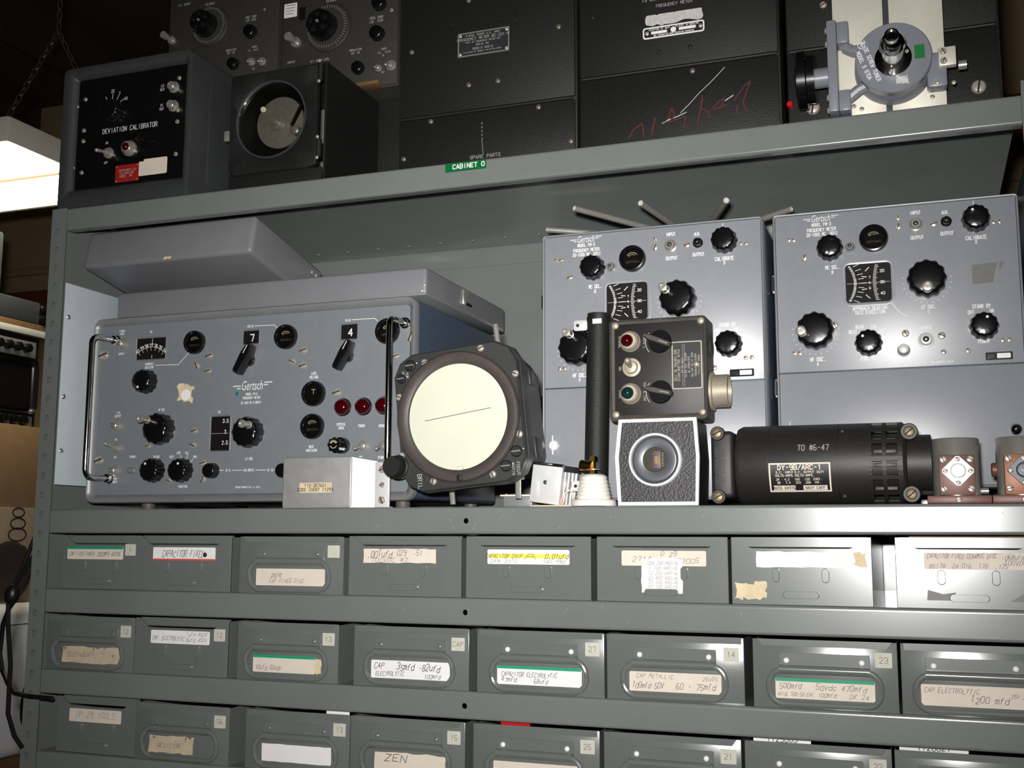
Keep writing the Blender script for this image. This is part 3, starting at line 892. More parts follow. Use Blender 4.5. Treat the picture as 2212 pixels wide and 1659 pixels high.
                jack(parent, x, y, z, r, 'frame', 'small_jack')
            elif k == 'tog':
                toggle(parent, x, y, z, r, it[4] + ox, it[5] + oz)
            elif k == 'lamp':
                lamp(parent, x, y, z, r)
            elif k == 'jewel':
                o = MB().lathe([(r, 0), (r, 3), (r * .85, 5), (r * .8, 8), (r * .62, 10), (r * .6, 10)], (x, y, z), FRONT, 22).build('jewel_lamp', 'nickel', parent)
                MB().sphere((x, y - 8, z), r * .55, FRONT, 14, 5, True).build('lens', 'red_lens', o)
            elif k == 'cap':
                o = MB().lathe([(r * .95, 0), (r * .95, 6), (r * .9, 9)], (x, y, z), FRONT, 20).build('fuse_holder', 'bakelite', parent)
                MB().lathe([(r * .8, 0, 1), (r * .8, 8, 1), (r * .7, 9, .5)], (x - 3, y - 9, z), FRONT, 32, .1, 8).build('fuse_cap', 'bakelite', o)
                tb = MB()
                for q in range(7):
                    a = math.radians(30 + 20 * q)
                    tb.stroke([(r * .3 * math.cos(a), r * .3 * math.sin(a)), (r * .52 * math.cos(a), r * .52 * math.sin(a))], (x - 3, y - 18, z), U, V, .7, N, .2)
                tb.stroke([(r * .4 * math.cos(a), r * .4 * math.sin(a)) for a in [math.radians(200 + 20 * q) for q in range(8)]], (x - 3, y - 18, z), U, V, .7, N, .2)
                flat(tb, 'fuse_marking', 'yellowink', o)
            elif k == 'button':
                o = MB().lathe([(r * 1.25, 0), (r * 1.25, 3), (r, 3.4), (r, 13)], (x, y, z), FRONT, 20).build('push_button', 'frame', parent)
                MB().lathe([(r * .98, 12.5), (r * .94, 14.5), (r * .8, 15)], (x, y, z), FRONT, 20).build('button_cap', 'alum_bright', o)
            elif k == 'bar':
                pointer_knob(parent, x, y, z, r, math.radians(61))
            elif k == 'patch':
                MB().prism(ragged(x - 12, x + 12, z - 11, z + 11, 3.0, 20, 5), (0, y, 0), FRONT, 0, .15).build('torn_sticker', 'paper_tan', parent)
                MB().lathe([(r, 0), (r, .35)], (x + 1, y, z - 2), FRONT, 18).build('round_sticker', 'paper_white', parent)
            elif k == 'dot':
                MB().lathe([(r, 0), (r, .3)], (x, y, z), FRONT, 12).build('colour_dot', 'teal_dot', parent)
            elif k == 'fuse':
                o = MB().lathe([(r, 0), (r, 3), (r * .8, 3.6), (r * .8, 14), (r * .5, 14.6)], (x, y, z), FRONT, 14).build('fuse_post', 'brass', parent)
            elif k == 'clip':
                MB().box(x - 12, x + 12, y - 9, y, z - 4, z + 4, 2).build('cable_clip', 'bakelite', parent)
            elif k == 'dial':
                o = MB().lathe([(r * 1.02, 0), (r * 1.02, 3), (r * .97, 5), (r * .72, 6)], (x, y, z), FRONT, 48).build('tuning_dial', 'genpanel', parent)
                MB().lathe([(r * .62, 4, 0), (r * .62, 7, 0), (r * .58, 22, 1), (r * .5, 26, 1), (r * .2, 26.5, 0)], (x - r * .12, y, z), FRONT, 48, .03, 8).build('dial_knob', 'bakelite', o)
                tb = MB()
                for q in range(48):
                    a = 2 * PI * q / 48
                    tb.stroke([(r * .80 * math.cos(a), r * .80 * math.sin(a)), (r * (.9 if q % 4 else .93) * math.cos(a), r * (.9 if q % 4 else .93) * math.sin(a))], (x, y - 5.8, z), U, V, .7, N, .3)
                flat(tb, 'dial_scale', 'inkgrey', o)
                for q in range(5):
                    a = 2 * PI * q / 5 + .4
                    MB().lathe([(r * .13, 0), (r * .1, 1)], (x - r * .12 + r * .34 * math.cos(a), y - 26, z + r * .34 * math.sin(a)), FRONT, 12).build('finger_hole', 'dialface', o)
                MB().lathe([(r * .07, 0), (r * .06, 1.5)], (x - r * .12, y - 26.5, z), FRONT, 10).build('shaft_end', 'nickel', o)
            elif k == 'peg':
                MB().lathe([(r, 0), (r, 4), (r * .6, 4.4), (r * .6, 16), (r * .85, 17), (r * .85, 24), (r * .6, 24)], (x, y, z), FRONT, 16).build('binding_post', 'nickel', parent)
    if mb.v:
        flat(mb, 'lettering', ink, parent)


# ================================================================== the room
X0R, X1R, Y0R, Y1R, ZF, ZC = -1900, 3200, -3200, 1600, -1560, 1350
struct(MB().box(X0R, X1R, Y0R, Y1R, ZF - 60, ZF), 'floor', 'floor')
ceiling = struct(MB().box(X0R, X1R, Y0R, Y1R, ZC, ZC + 60), 'ceiling', 'ceil')
for i in range(9):
    x = X0R + 300 + i * 560
    MB().box(x, x + 60, Y0R + 5, Y1R - 5, ZC - 140, ZC, 4).build('joist', 'ceil', ceiling)
wb = struct(MB().box(X0R, X1R, Y1R, Y1R + 80, ZF, ZC), 'wall_back', 'wall')
struct(MB().box(X0R - 80, X0R, Y0R, Y1R, ZF, ZC), 'wall_left', 'wall')
struct(MB().box(X1R, X1R + 80, Y0R, Y1R, ZF, ZC), 'wall_right', 'wall')
struct(MB().box(X0R, X1R, Y0R - 80, Y0R, ZF, ZC), 'wall_front', 'wall')
struct(MB().box(X0R, X1R, Y1R - 22, Y1R, 655, 735, 3), 'trim_1', 'wood_dark')
struct(MB().box(X0R, X1R, Y1R - 14, Y1R, 790, 815, 3), 'trim_2', 'wall')
struct(MB().box(1000, X1R, Y1R - 40, Y1R, 880, 990, 3), 'trim_3', 'wood_dark')

# ================================================================== steel shelving unit
shelf = thing('shelving_unit', 'grey enamelled steel shelving unit with perforated corner posts holding instruments and bins', 'shelving', (620, 190, ZF))
XL, XR, DEPTH = 10.0, 1241.0, 380.0

def post(xo, xi, yf, yb, sgn, ztop):
    """L-shaped perforated angle: front flange between xo and xi with real holes, side flange along y"""
    mb = MB()
    hx = xo + (xi - xo) * 0.46
    pitch = 25.4
    z = ztop
    z0 = 349.3 + pitch * 0.5
    n = int((ztop - z0) / pitch) + 1
    zt = z0 + n * pitch
    cells = []
    zz = zt
    while zz > -420:
        cells.append((max(zz - pitch, -430), min(zz, ztop)))
        zz -= pitch
    a, b = min(xo, xi), max(xo, xi)
    t = 2.0
    for (lo, hi) in cells:
        cz = hi - pitch / 2 if hi == zz else (lo + pitch / 2)
        if hi - lo < pitch - .5:
            mb.box(a, b, yf, yf + t, lo, hi)
            continue
        rr = 4.3
        K = 12
        hole = [(hx + rr * math.cos(2 * PI * i / K), cz + rr * math.sin(2 * PI * i / K)) for i in range(K)]
        sq = []
        for i in range(K):
            an = 2 * PI * i / K
            dx, dz = math.cos(an), math.sin(an)
            sx = (b - hx) if dx > 0 else (hx - a)
            s = min(sx / abs(dx) if abs(dx) > 1e-6 else 1e9, (pitch / 2) / abs(dz) if abs(dz) > 1e-6 else 1e9)
            sq.append((hx + dx * s, cz + dz * s))
        corners = [(b, hi), (a, hi), (a, lo), (b, lo)]
        vs = []
        for yy in (yf, yf + t):
            vs += [(p[0], yy, p[1]) for p in hole] + [(p[0], yy, p[1]) for p in sq] + [(p[0], yy, p[1]) for p in corners]
        L = 2 * K + 4
        fs = []
        def side(p):
            if abs(p[0] - b) < 1e-4:
                return 0
            if abs(p[1] - hi) < 1e-4:
                return 1
            if abs(p[0] - a) < 1e-4:
                return 2
            return 3
        for i in range(K):
            j = (i + 1) % K
            s0, s1 = side(sq[i]), side(sq[j])
            if s0 == s1:
                f = [i, K + i, K + j, j]
            else:
                f = [i, K + i, 2 * K + s0, K + j, j]
            fs.append(f)
            fs.append([q + L for q in f][::-1])
            fs.append([i, j, j + L, i + L])
        mb.add(vs, fs)
    mb.box(a, b, yf, yf + t, ZF, -430)
    if sgn > 0:
        mb.box(a, a + t, yf + t, yb, ZF, ztop)
    else:
        mb.box(b - t, b, yf + t, yb, ZF, ztop)
    return mb.build('post', 'shelf', shelf, ang=30)

post(10, 34, -2, 34, 1, 406.2)
post(1241, 1217, -2, 34, -1, 420)
MB().box(10, 12, 346, 382, ZF, 406).box(12, 34, 380, 382, ZF, 406).build('post', 'shelf', shelf)
MB().box(1239, 1241, 346, 382, ZF, 409).box(1217, 1239, 380, 382, ZF, 409).build('post', 'shelf', shelf)

def shelf_panel(zt, hole=True):
    lip = 30.5
    t = 1.4
    out = [(14, zt - lip), (5.5, zt - lip), (4, zt - lip), (1.6, zt - lip + .6), (.3, zt - lip + 2.0), (0.3, zt - lip + 3.4), (0.3, zt - 4), (0.3, zt - 2.4), (0.9, zt - .8), (2.6, zt), (5, zt), (DEPTH - 3, zt), (DEPTH - 1, zt - 2), (DEPTH - 1, zt - lip)]
    inn = [(14, zt - lip + t), (5.5, zt - lip + t), (4.3, zt - lip + t), (2.4, zt - lip + t + .5), (1.7, zt - lip + 3.4), (1.7, zt - lip + 4.5), (1.7, zt - 4), (1.7, zt - 3.3), (2.2, zt - 2), (3.6, zt - t), (6, zt - t), (DEPTH - 3.6, zt - t), (DEPTH - 2.4, zt - 2.6), (DEPTH - 2.4, zt - lip)]
    prof = out + inn[::-1]
    n = len(prof)
    x0, x1 = 34.3, 1216.7
    c = 621.0
    hw = 9.0
    xs = [x0, c - hw, c + hw, x1] if hole else [x0, x1]
    vs = [(x, p[0], p[1]) for x in xs for p in prof]
    fs = [tuple(range(n))[::-1], tuple(range((len(xs) - 1) * n, len(xs) * n))]
    for k in range(len(xs) - 1):
        for i in range(n):
            j = (i + 1) % n
            if hole and k == 1 and i in (5, n - 7):
                continue
            fs.append((k * n + i, k * n + j, (k + 1) * n + j, (k + 1) * n + i))
    mb = MB().add(vs, fs)
    if hole:
        cz = zt - lip / 2 - .5
        rr, K = 3.2, 16
        for yy, zl, zh in ((0.3, zt - lip + 3.4, zt - 4), (1.7, zt - lip + 4.5, zt - 4)):
            ho = [(c + rr * math.cos(2 * PI * i / K), cz + rr * math.sin(2 * PI * i / K)) for i in range(K)]
            sq = []
            for i in range(K):
                dx, dz = math.cos(2 * PI * i / K), math.sin(2 * PI * i / K)
                s = min(hw / abs(dx) if abs(dx) > 1e-6 else 1e9, ((zh - cz) if dz > 0 else (cz - zl)) / abs(dz) if abs(dz) > 1e-6 else 1e9)
                sq.append((c + dx * s, cz + dz * s))
            cor = [(c + hw, zh), (c - hw, zh), (c - hw, zl), (c + hw, zl)]
            vs = [(p[0], yy, p[1]) for p in ho + sq + cor]
            def side(p):
                if abs(p[0] - c - hw) < 1e-4:
                    return 0
                if abs(p[1] - zh) < 1e-4:
                    return 1
                if abs(p[0] - c + hw) < 1e-4:
                    return 2
                return 3
            f2 = []
            for i in range(K):
                j = (i + 1) % K
                s0, s1 = side(sq[i]), side(sq[j])
                f2.append([i, K + i, K + j, j] if s0 == s1 else [i, K + i, 2 * K + s0, K + j, j])
            mb.add(vs, f2)
    return mb.build('shelf_panel', 'shelf', shelf, ang=50)

SH_TOP, SH_MID = 406.4, 0.0
top_panel = shelf_panel(SH_TOP, hole=False)
for zt in (SH_MID, -101.6, -203.2, -304.8):
    shelf_panel(zt)
MB().box(12.5, 14, 2, 379, -420, 405).build('side_panel', 'shelf', shelf)
MB().box(1237, 1238.5, 2, 379, -420, 405).build('side_panel', 'shelf', shelf)
MB().box(14, 1237, 379, 380, -420, 405).build('back_panel', 'shelf', shelf)
lp = MB().box(34.6, 36, 3, 112, 33, 304, .4).build('liner_plate', 'sheet', shelf, label='pale aluminium sheet screwed inside the left post')
for y, z in ((10, 258), (9, 150), (10, 78)):
    screw(lp, 36, y, z, 3.5, (1, 0, 0))
for i in range(8):
    rivet(top_panel, 231 + i * 52.2, 331, SH_TOP - 1.5, 3.2, (0, 0, -1), 'shelf')
tape = plate(shelf, 'label_tape', 591, 643, 394.5, 405.5, .3, .5, 'green_tape', .4, 'green embossed tape reading CABINET O')
tb = MB()
text(tb, 'CABINET O', 621, 400.3, 5.2, -.2, stroke=.2, aspect=.62, lift=.35)
flat(tb, 'lettering', 'ink', tape)
# scuffs on the lips
tb = MB()
rr = random.Random(11)
U_, V_, N_ = frame(FRONT)
for i in range(34):
    x, z = rr.uniform(450, 1180), rr.choice([-15, -15, -117]) + rr.uniform(-11, 11)
    a = rr.uniform(.6, 2.4)
    L = rr.uniform(1.5, 6)
    tb.stroke([(x, z), (x + L * math.cos(a) * .5, z + L * math.sin(a) * .6), (x + L * math.cos(a), z + L * math.sin(a) * .9)], (0, .3, 0), U_, V_, .35, N_, .12)
flat(tb, 'lip_scratches', 'inkgrey', shelf)['kind'] = 'stuff'

# ================================================================== parts bins
BW_DEPTH = 285.0

def label_card(o, x0, x1, z0, z1, y, m, stripe=None, lines=(), ink='penink', rough=0.0, seed=1, slant=.25, name='label'):
    poly = rrect(x0, x1, z0, z1, 1.6, 3) if not rough else ragged(x0, x1, z0, z1, rough, 26, seed)
    c = MB().prism(poly, (0, y, 0), FRONT, 0, .3).build(name, m, o)
    if stripe:
        za, zb = (z1 - 3.2, z1) if stripe[1] == 'top' else (z0, z0 + 2.0)
        plate(c, 'stripe', x0 + .3, x1 - .3, za, zb, y - .3, .12, stripe[0], .3)
    if lines:
        tb = MB()
        for i, (s, cx, cz, h, w) in enumerate(lines):
            text(tb, s, x0 + (x1 - x0) * cx, z0 + (z1 - z0) * cz, h, y - .3, stroke=.095, slant=slant, jit=.12, width=(x1 - x0) * w if w else None, aspect=.55, seed=seed + i)
        flat(tb, 'handwriting', ink, c)
    return c

def parts_bin(x0, x1, zb, kind, label, y=5.0, sticker=None, lab=None, hem='trap', rivets='shelf', H=68.5, hook=True):
    cx = (x0 + x1) / 2
    o = thing('parts_bin', label, 'bin', (cx, y, zb), group='grey steel parts bins on the shelves')
    t = 1.3
    w = x1 - x0
    # tray walls
    b = MB()
    b.box(x0, x0 + t, y + t, y + BW_DEPTH, zb, zb + H - 2)
    b.box(x1 - t, x1, y + t, y + BW_DEPTH, zb, zb + H - 2)
    b.box(x0 + t, x1 - t, y + BW_DEPTH - t, y + BW_DEPTH, zb, zb + H - 2)
    b.box(x0 + t, x1 - t, y + t, y + BW_DEPTH - t, zb, zb + t)
    b.build('tray', 'bin', o)
    if kind == 'A':
        zc = zb + H - 11.5
        R = 17.0
        pts = [(x0, zb), (x1, zb), (x1, zb + H), (x1 - 4, zb + H)]
        for k in range(1, 7):
            s = k / 6
            pts.append((x1 - 4 - R * s, zb + H - 11.5 * (3 * s * s - 2 * s * s * s)))
        for k in range(0, 6):
            s = 1 - k / 6
            pts.append((x0 + 4 + R * s, zb + H - 11.5 * (3 * s * s - 2 * s * s * s)))
        pts += [(x0 + 4, zb + H), (x0, zb + H)]
        fp = MB().prism(pts, (0, y + 2.2, 0), FRONT, 0, 2.2, .7).build('front_panel', 'bin', o)
        s = MB()
        s.add([(x0 + 2, y + 12, zc + .2), (x1 - 2, y + 12, zc + .2), (x1 - 2, y + 8, zc + 1.7), (x0 + 2, y + 8, zc + 1.7), (x1 - 2, y + 8.3, zb + H), (x0 + 2, y + 8.3, zb + H), (x1 - 2, y + 15, zb + H), (x0 + 2, y + 15, zb + H)],
              [(0, 1, 2, 3), (3, 2, 4, 5), (5, 4, 6, 7)])
        s.build('hopper_lip', 'bin', o)
        for dx in (-24.5, 24.5):
            e = MB().prism(rrect(cx + dx - 3.6, cx + dx + 3.6, zb + 23, zb + 37.5, 3.4, 4), (0, y, 0), FRONT, -.5, 2.6, .6).build('label_tab', 'bin', fp)
        MB().prism(rrect(cx - 18, cx + 18, zb + 7, zb + 14, 3.2, 4), (0, y, 0), FRONT, -.5, 2.8, .6).build('label_tab', 'bin', fp)
    else:
        fp = MB().box(x0, x1, y, y + t, zb, zb + H - 1, .5).build('front_panel', 'bin', o)
        i_ = 9 if hem == 'trap' else 2.5
        MB().prism([(x0 + i_, zb + H - 7.5), (x1 - i_, zb + H - 7.5), (x1 - i_ + (5 if hem == 'trap' else 0), zb + H - .8), (x0 + i_ - (5 if hem == 'trap' else 0), zb + H - .8)], (0, y, 0), FRONT, -.2, 1.1, .5).build('rolled_hem', 'bin', fp)
        br = MB().prism(rrect(cx - 44, cx + 44, zb + 39.5, zb + 54.5, 1.2, 3), (0, y, 0), FRONT, 0, 1.3, .4).build('bracket', 'bin', fp)
        MB().cyl((cx - 44, y - 3.6, zb + 38.5), (cx + 44, y - 3.6, zb + 38.5), 4.3, 14).build('bracket_roll', 'bin', br)
        for dx in (-36.5, 36.5):
            rivet(br, cx + dx, y - 1.3, zb + 47, 2.9, FRONT, 'white_trim' if rivets == 'bright' else 'bin')
        path = [(p[0], y - 5.0 + (0.0 if p[1] > zb + 20 else 1.6), p[1]) for p in rrect(cx - 54, cx + 54, zb + 4.5, zb + 38.5, 15, 7)]
        MB().tube(path, 2.9, 10, True).build('handle', 'bin', br)
    if sticker:
        sx = x1 - 21 if kind == 'B' else x1 - 20
        sk = plate(fp, 'number_sticker', sx, sx + 16, zb + 43, zb + 57.5, y, .3, 'paper_grey', .8)
        tb = MB()
        text(tb, sticker, sx + 8, zb + 50.5, 5.4, y - .3, stroke=.10, aspect=.6, jit=.05)
        flat(tb, 'number', 'penink', sk)
    if lab:
        lz0, lz1 = (zb + 38, zb + 54) if kind == 'A' else (zb + 9.5, zb + 29.5)
        a, b_, mm = lab[0], lab[1], lab[2]
        label_card(fp, cx + a, cx + b_, lz0, lz1, y - (.0 if kind == 'A' else 0), mm, **(lab[3] if len(lab) > 3 else {}))
    return o, fp

Z1, Z2, Z3 = -101.6, -203.2, -304.8
P = 'penink'
K = 'blackink'
# first row
b, f = parts_bin(49, 169, Z1, 'A', 'parts bin labelled in green-topped paper for paper capacitors, beside the left post', 9, '1',
    (-51, 37, 'paper_cream', dict(stripe=('green_stripe', 'top'), lines=[('CAP FIXED PAPER .0033MFD 400VDC', .5, .42, 5.2, .92)])), )
b, f = parts_bin(170.5, 309.5, Z1, 'A', 'parts bin with white paper label edged red underneath reading capacitor fixed', 5, None,
    (-45, 47, 'paper_white', dict(stripe=('red_stripe', 'bottom'), lines=[('CAPACITOR FIXED', .48, .52, 8, .66)])))
MB().lathe([(3, 0), (2.6, .5)], (272, 4.6, Z1 + 45), FRONT, 10).build('ink_blot', 'blackink', f)
b, f = parts_bin(322, 464, Z1, 'B', 'parts bin with stained cream label reading pole behind its loop handle', 5, '.',
    (-47, 47, 'paper_cream', dict(lines=[('pole', .3, .66, 6, .14), ('CAP FIXED DISC', .45, .3, 4.5, .5)])))
b, f = parts_bin(471, 614, Z1, 'A', 'parts bin with ragged cream strip reading .001 ufd', 5, None,
    (-52, 40, 'paper_cream', dict(rough=.5, seed=4, lines=[('.001ufd', .22, .62, 8, .34), ('029  -51', .64, .68, 6, .34), ('100VDC #7', .36, .2, 4.6, .5)])))
b, f = parts_bin(619.5, 766, Z1, 'A', 'parts bin with white label streaked in yellow highlighter reading 0.01 ufd', 5, None,
    (-47, 49, 'paper_white', dict(lines=[('DA# 3310', .2, .22, 4.2, .32), ('5VCC 496a', .82, .22, 4.2, .26)])))
hl = plate(f, 'highlighter_streak', 648, 739, Z1 + 44.5, Z1 + 49.5, 4.65, .06, 'highlighter', 1)
tb = MB()
text(tb, 'CAPACITOR CHIP', 665, Z1 + 47, 4.4, 4.6, stroke=.11, slant=.3, aspect=.5)
text(tb, '0.01ufd', 727, Z1 + 47, 5, 4.6, stroke=.11, slant=.3, aspect=.55)
tb.stroke([(690, Z1 + 44), (692, Z1 + 46.5), (701, Z1 + 46.5), (703, Z1 + 44)], (0, 4.6, 0), U_, V_, .5, N_, .25)
tb.stroke([(693, Z1 + 46.5), (694, Z1 + 49), (700, Z1 + 49), (700, Z1 + 46.5)], (0, 4.6, 0), U_, V_, .5, N_, .25)
flat(tb, 'handwriting', K, f)
b, f = parts_bin(772.5, 914, Z1, 'A', 'parts bin with cream label and a white paper list hanging over its tabs', 5, None,
    (-43, 48, 'paper_cream', dict(lines=[('27A4', .24, .45, 5, .22), ('D 29', .56, .78, 5, .18), ('222005', .76, .35, 5, .3)])))
label_card(f, 822.5, 866.5, Z1 + 10, Z1 + 46, 3.6, 'paper_white', rough=.8, seed=9, name='paper_list',
    lines=[('.056 200 RADIAL', .5, .86, 3.6, .8), ('.1 100 RADIAL', .5, .71, 3.4, .78), ('.12 250 RADIAL', .5, .57, 3.4, .8), ('.22 400 RADIAL', .5, .43, 3.4, .8), ('.33 100 RADIAL', .5, .30, 3.4, .8), ('.47 100 RADIAL', .5, .17, 3.4, .8)])
b, f = parts_bin(917.5, 1057, Z1, 'A', 'parts bin with a blank white label and torn tan paper patches', 4, None,
    (-44, 46, 'paper_white', dict(rough=.6, seed=12)))
MB().prism(ragged(921, 952, Z1 + 6, Z1 + 22, 2.2, 26, 3), (0, 4, 0), FRONT, 0, .2).build('paper_residue', 'paper_tan', f)
MB().prism(ragged(1040, 1052, Z1 + 40, Z1 + 53, 1.6, 16, 8), (0, 4, 0), FRONT, 0, .2).build('paper_residue', 'paper_tan', f)
b, f = parts_bin(1079, 1212, Z1, 'A', 'parts bin in glare with pinkish label for ceramic capacitors, beside the right post', 3, None,
    (-40, 55, 'paper_cream', dict(lines=[('CAPACITOR FIXED CERAMIC DISC', .36, .8, 4.2, .66), ('.068ufd', .84, .74, 4.6, .2), ('100VDC', .86, .42, 4.4, .2), ('B5178  24-016  178  .125', .42, .2, 4.0, .74)])))
MB().prism([(1107, Z1 + 8), (1128, Z1 + 8), (1134, Z1 + 16), (1122, Z1 + 14), (1108, Z1 + 18)], (0, 3, 0), FRONT, 0, .2).build('paper_residue', 'residue', f)
MB().prism([(1182, Z1 + 8), (1206, Z1 + 8), (1208, Z1 + 22), (1194, Z1 + 16)], (0, 3, 0), FRONT, 0, .2).build('paper_residue', 'residue', f)
# second row
parts_bin(36, 172, Z2, 'B', 'parts bin with a badly browned torn label and a sticker 12, beside the left post', 5, '12', (-42, 47, 'paper_stain', dict(rough=1.0, seed=21, lines=[('ELECTROLYTIC', .35, .5, 5, .5)])), hem='flat')
parts_bin(174, 310, Z2, 'A', 'parts bin with white label for electrolytic capacitors and a sticker 12 on its right', 4, '12',
    (-44, 42, 'paper_white', dict(lines=[('CAP, ELECTROLYTIC', .3, .42, 5.0, .54), ('1ufd 450V', .78, .76, 4.4, .34), ('8ufd 450V', .78, .34, 4.4, .34)])))
b, f = parts_bin(323.5, 460, Z2, 'B', 'parts bin with green-topped label reading 10 ufd, tan torn end', 5, '13',
    (-46, 38, 'paper_cream', dict(stripe=('green_stripe', 'top'), lines=[('10ufd 50vdc', .25, .28, 5.2, .42)])))
MB().prism(ragged(429.5, 438, Z2 + 10, Z2 + 27, 1.2, 14, 6), (0, 5, 0), FRONT, 0, .2).build('torn_label_end', 'paper_tan', f)
parts_bin(480.5, 624, Z2, 'B', 'parts bin whose label reads 35 mfd to 82 ufd in bold black ink', 5, 'CAP',
    (-49, 49, 'paper_white', dict(ink='blackink', lines=[('CAP', .1, .7, 6, .12), ('35mfd -82ufd', .6, .66, 7, .54), ('ELECTROLYTIC', .24, .26, 4.6, .36), ('100mfd', .78, .2, 4.6, .2)])), hem='flat')
parts_bin(634, 780, Z2, 'B', 'parts bin with green-topped label reading capacitor electrolytic 47 mfd, sticker 27', 5, '27',
    (-49, 48, 'paper_white', dict(ink='blackink', stripe=('green_stripe', 'top'), lines=[('CAPACITOR ELECTROLYTIC', .38, .56, 4.6, .66), ('47mfd', .14, .26, 4.6, .18), ('68ufd', .52, .24, 4.6, .16)])), hem='flat', rivets='bright')
parts_bin(783, 928, Z2, 'B', 'parts bin with cream label reading 60 and 75 mfd', 5, '14',
    (-48, 49, 'paper_cream', dict(lines=[('CAP METALLIC', .28, .8, 4.0, .4), ('100mfd 50V', .2, .3, 5.6, .34), ('60 - 75mfd', .72, .34, 6, .42), ('25VDC', .88, .76, 3.8, .16)])), hem='flat', rivets='bright')
parts_bin(937, 1077, Z2, 'B', 'parts bin with green-topped cream label reading 500 mfd, sticker 23', 5, '23',
    (-48, 48, 'paper_cream', dict(stripe=('green_stripe', 'top'), lines=[('500mfd', .15, .62, 5.2, .22), ('50vdc 470mfd', .66, .6, 5.2, .5), ('AXIAL 500-50 EPC', .2, .22, 3.6, .36), ('100mfd', .52, .24, 4.2, .18), ('DK 24', .84, .2, 4.2, .18)])), rivets='bright')
parts_bin(1080, 1213, Z2, 'B', 'parts bin with cream label reading 1200 mfd, bright rivets, beside the right post', 5, None,
    (-49, 49, 'paper_cream', dict(lines=[('CAP ELECTROLYTIC', .28, .74, 4.4, .5), ('1200 mfd', .62, .36, 6, .34), ('25V 35V', .9, .6, 3.6, .16)])), hem='flat', rivets='bright')
# third row
parts_bin(56, 178, Z3, 'A', 'parts bin with cream label reading OP 29 TOOLS', 9, None, (-42, 38, 'paper_cream', dict(ink='inkgrey', lines=[('OP 29 TOOLS', .5, .58, 7, .74)])))
parts_bin(180.5, 316, Z3, 'B', 'parts bin with short browned label and a sticker 56', 4, '56', (-46, 18, 'paper_stain', dict(rough=.8, seed=31, lines=[('RESISTOR', .45, .45, 5, .5)])))
parts_bin(338.5, 477, Z3, 'B', 'parts bin with large blank white label and a sticker 13', 5, '13', (-46, 46, 'paper_white', dict(rough=.3, seed=33)), hem='flat')
parts_bin(478.5, 620, Z3, 'B', 'parts bin with torn yellowed label under its handle, sticker 15', 5, '15', (-40, 48, 'paper_cream', dict(rough=.9, seed=35, ink='blackink', lines=[('ZEN', .3, .7, 7, .3)])))
parts_bin(630, 774, Z3, 'B', 'parts bin with a red card slip showing above its front', 5, '25', (-48, 48, 'paper_cream', dict(lines=[('DIODE', .4, .5, 6, .4)])), hem='flat', rivets='bright')
parts_bin(779, 923, Z3, 'B', 'parts bin between the red-slip bin and a paper-tagged bin, trapezoid hem', 5, '21', (-48, 48, 'paper_white', dict(lines=[('DIODE', .4, .5, 6, .4)])), rivets='bright')
parts_bin(926.5, 1068, Z3, 'B', 'parts bin with a short paper tag and trapezoid hem under the green-topped 500 mfd bin', 5, '22', (-48, 48, 'paper_white', dict()), rivets='bright')
parts_bin(1070.5, 1202, Z3, 'B', 'parts bin with a longer paper tag under the 1200 mfd bin beside the right post', 5, None, (-48, 48, 'paper_white', dict()), rivets='bright')

def tag_card(x0, x1, z0, z1, y, s, label, m='paper_white', tilt=0.0, name='paper_tag', cat='paper'):
    o = solo(MB().prism(rrect(x0, x1, z0, z1, .6, 2), (0, y, 0), FRONT, 0, .5), name, m, label, cat, ((x0 + x1) / 2, y, z0), (tilt, 0, 0))
    if s:
        tb = MB()
        text(tb, s, (x0 + x1) / 2, z1 - 4.4, 5.2, y - .5, stroke=.13, slant=.15, aspect=.6, jit=.05)
        flat(tb, 'handwriting', 'blackink', o)
    return o
tag_card(934, 991, Z3 + 1.4, Z3 + 73.5, 16, '1123003', 'short white paper tag standing in the bin under the green-topped 500 mfd bin')
tag_card(1075, 1138, Z3 + 1.4, Z3 + 74, 16, '1128827', 'longer white paper tag standing in the bin under the 1200 mfd bin')
tag_card(444, 474, Z3 + 1.4, Z3 + 70, 10, None, 'blank white slip standing in the bin with the large blank label')
tag_card(1092, 1206, Z1 + 1.4, Z1 + 71.5, 40, None, 'tan cardboard divider standing in the glaring bin', 'carton', name='cardboard_divider', cat='cardboard')
tag_card(660, 694, Z3 + 1.4, Z3 + 69.5, 12, None, 'red card slip standing in a bin of pale rivets', 'red_knob', name='card_slip')

# ================================================================== wide frequency meter
fm = thing('frequency_meter', 'wide blue-grey frequency meter with chrome carrying handles under two stacked lids', 'instrument', (297, 180, 0))
MB().box(60, 533, 44, 326, 12, 256.5, 5, 3).build('case', 'case_blue', fm)
MB().ringprism(rrect(57, 537, 9, 257.8, 12, 6), rrect(66, 528, 20, 248, 5, 6), (0, 44, 0), FRONT, [(0, -6), (0, 6), (.15, 8), (.3, 7.5), (1, 1), (1, -4)]).build('front_frame', 'frame', fm, ang=50)
MB().prism(rrect(64, 530, 18, 251, 4, 4), (0, 44, 0), FRONT, -3, 1).build('front_panel', 'panel', fm)
for x in (134, 509):
    for y in (70, 290):
        MB().lathe([(8, 0), (9, 2), (9, 14)], (x, y, 0), (0, 0, 1), 16).build('foot', 'foot', fm)
panel(fm, PANEL_WIDE, 43, cranks=dict(dots=True))
def handle(pts, ends):
    h = MB().tube(pts, 3.7, 12).build('handle', 'chrome', fm)
    for e in ends:
        MB().lathe([(7, 0), (7, 3), (5.4, 4), (5.4, 9)], e, FRONT, 16).build('ferrule', 'chrome', h)
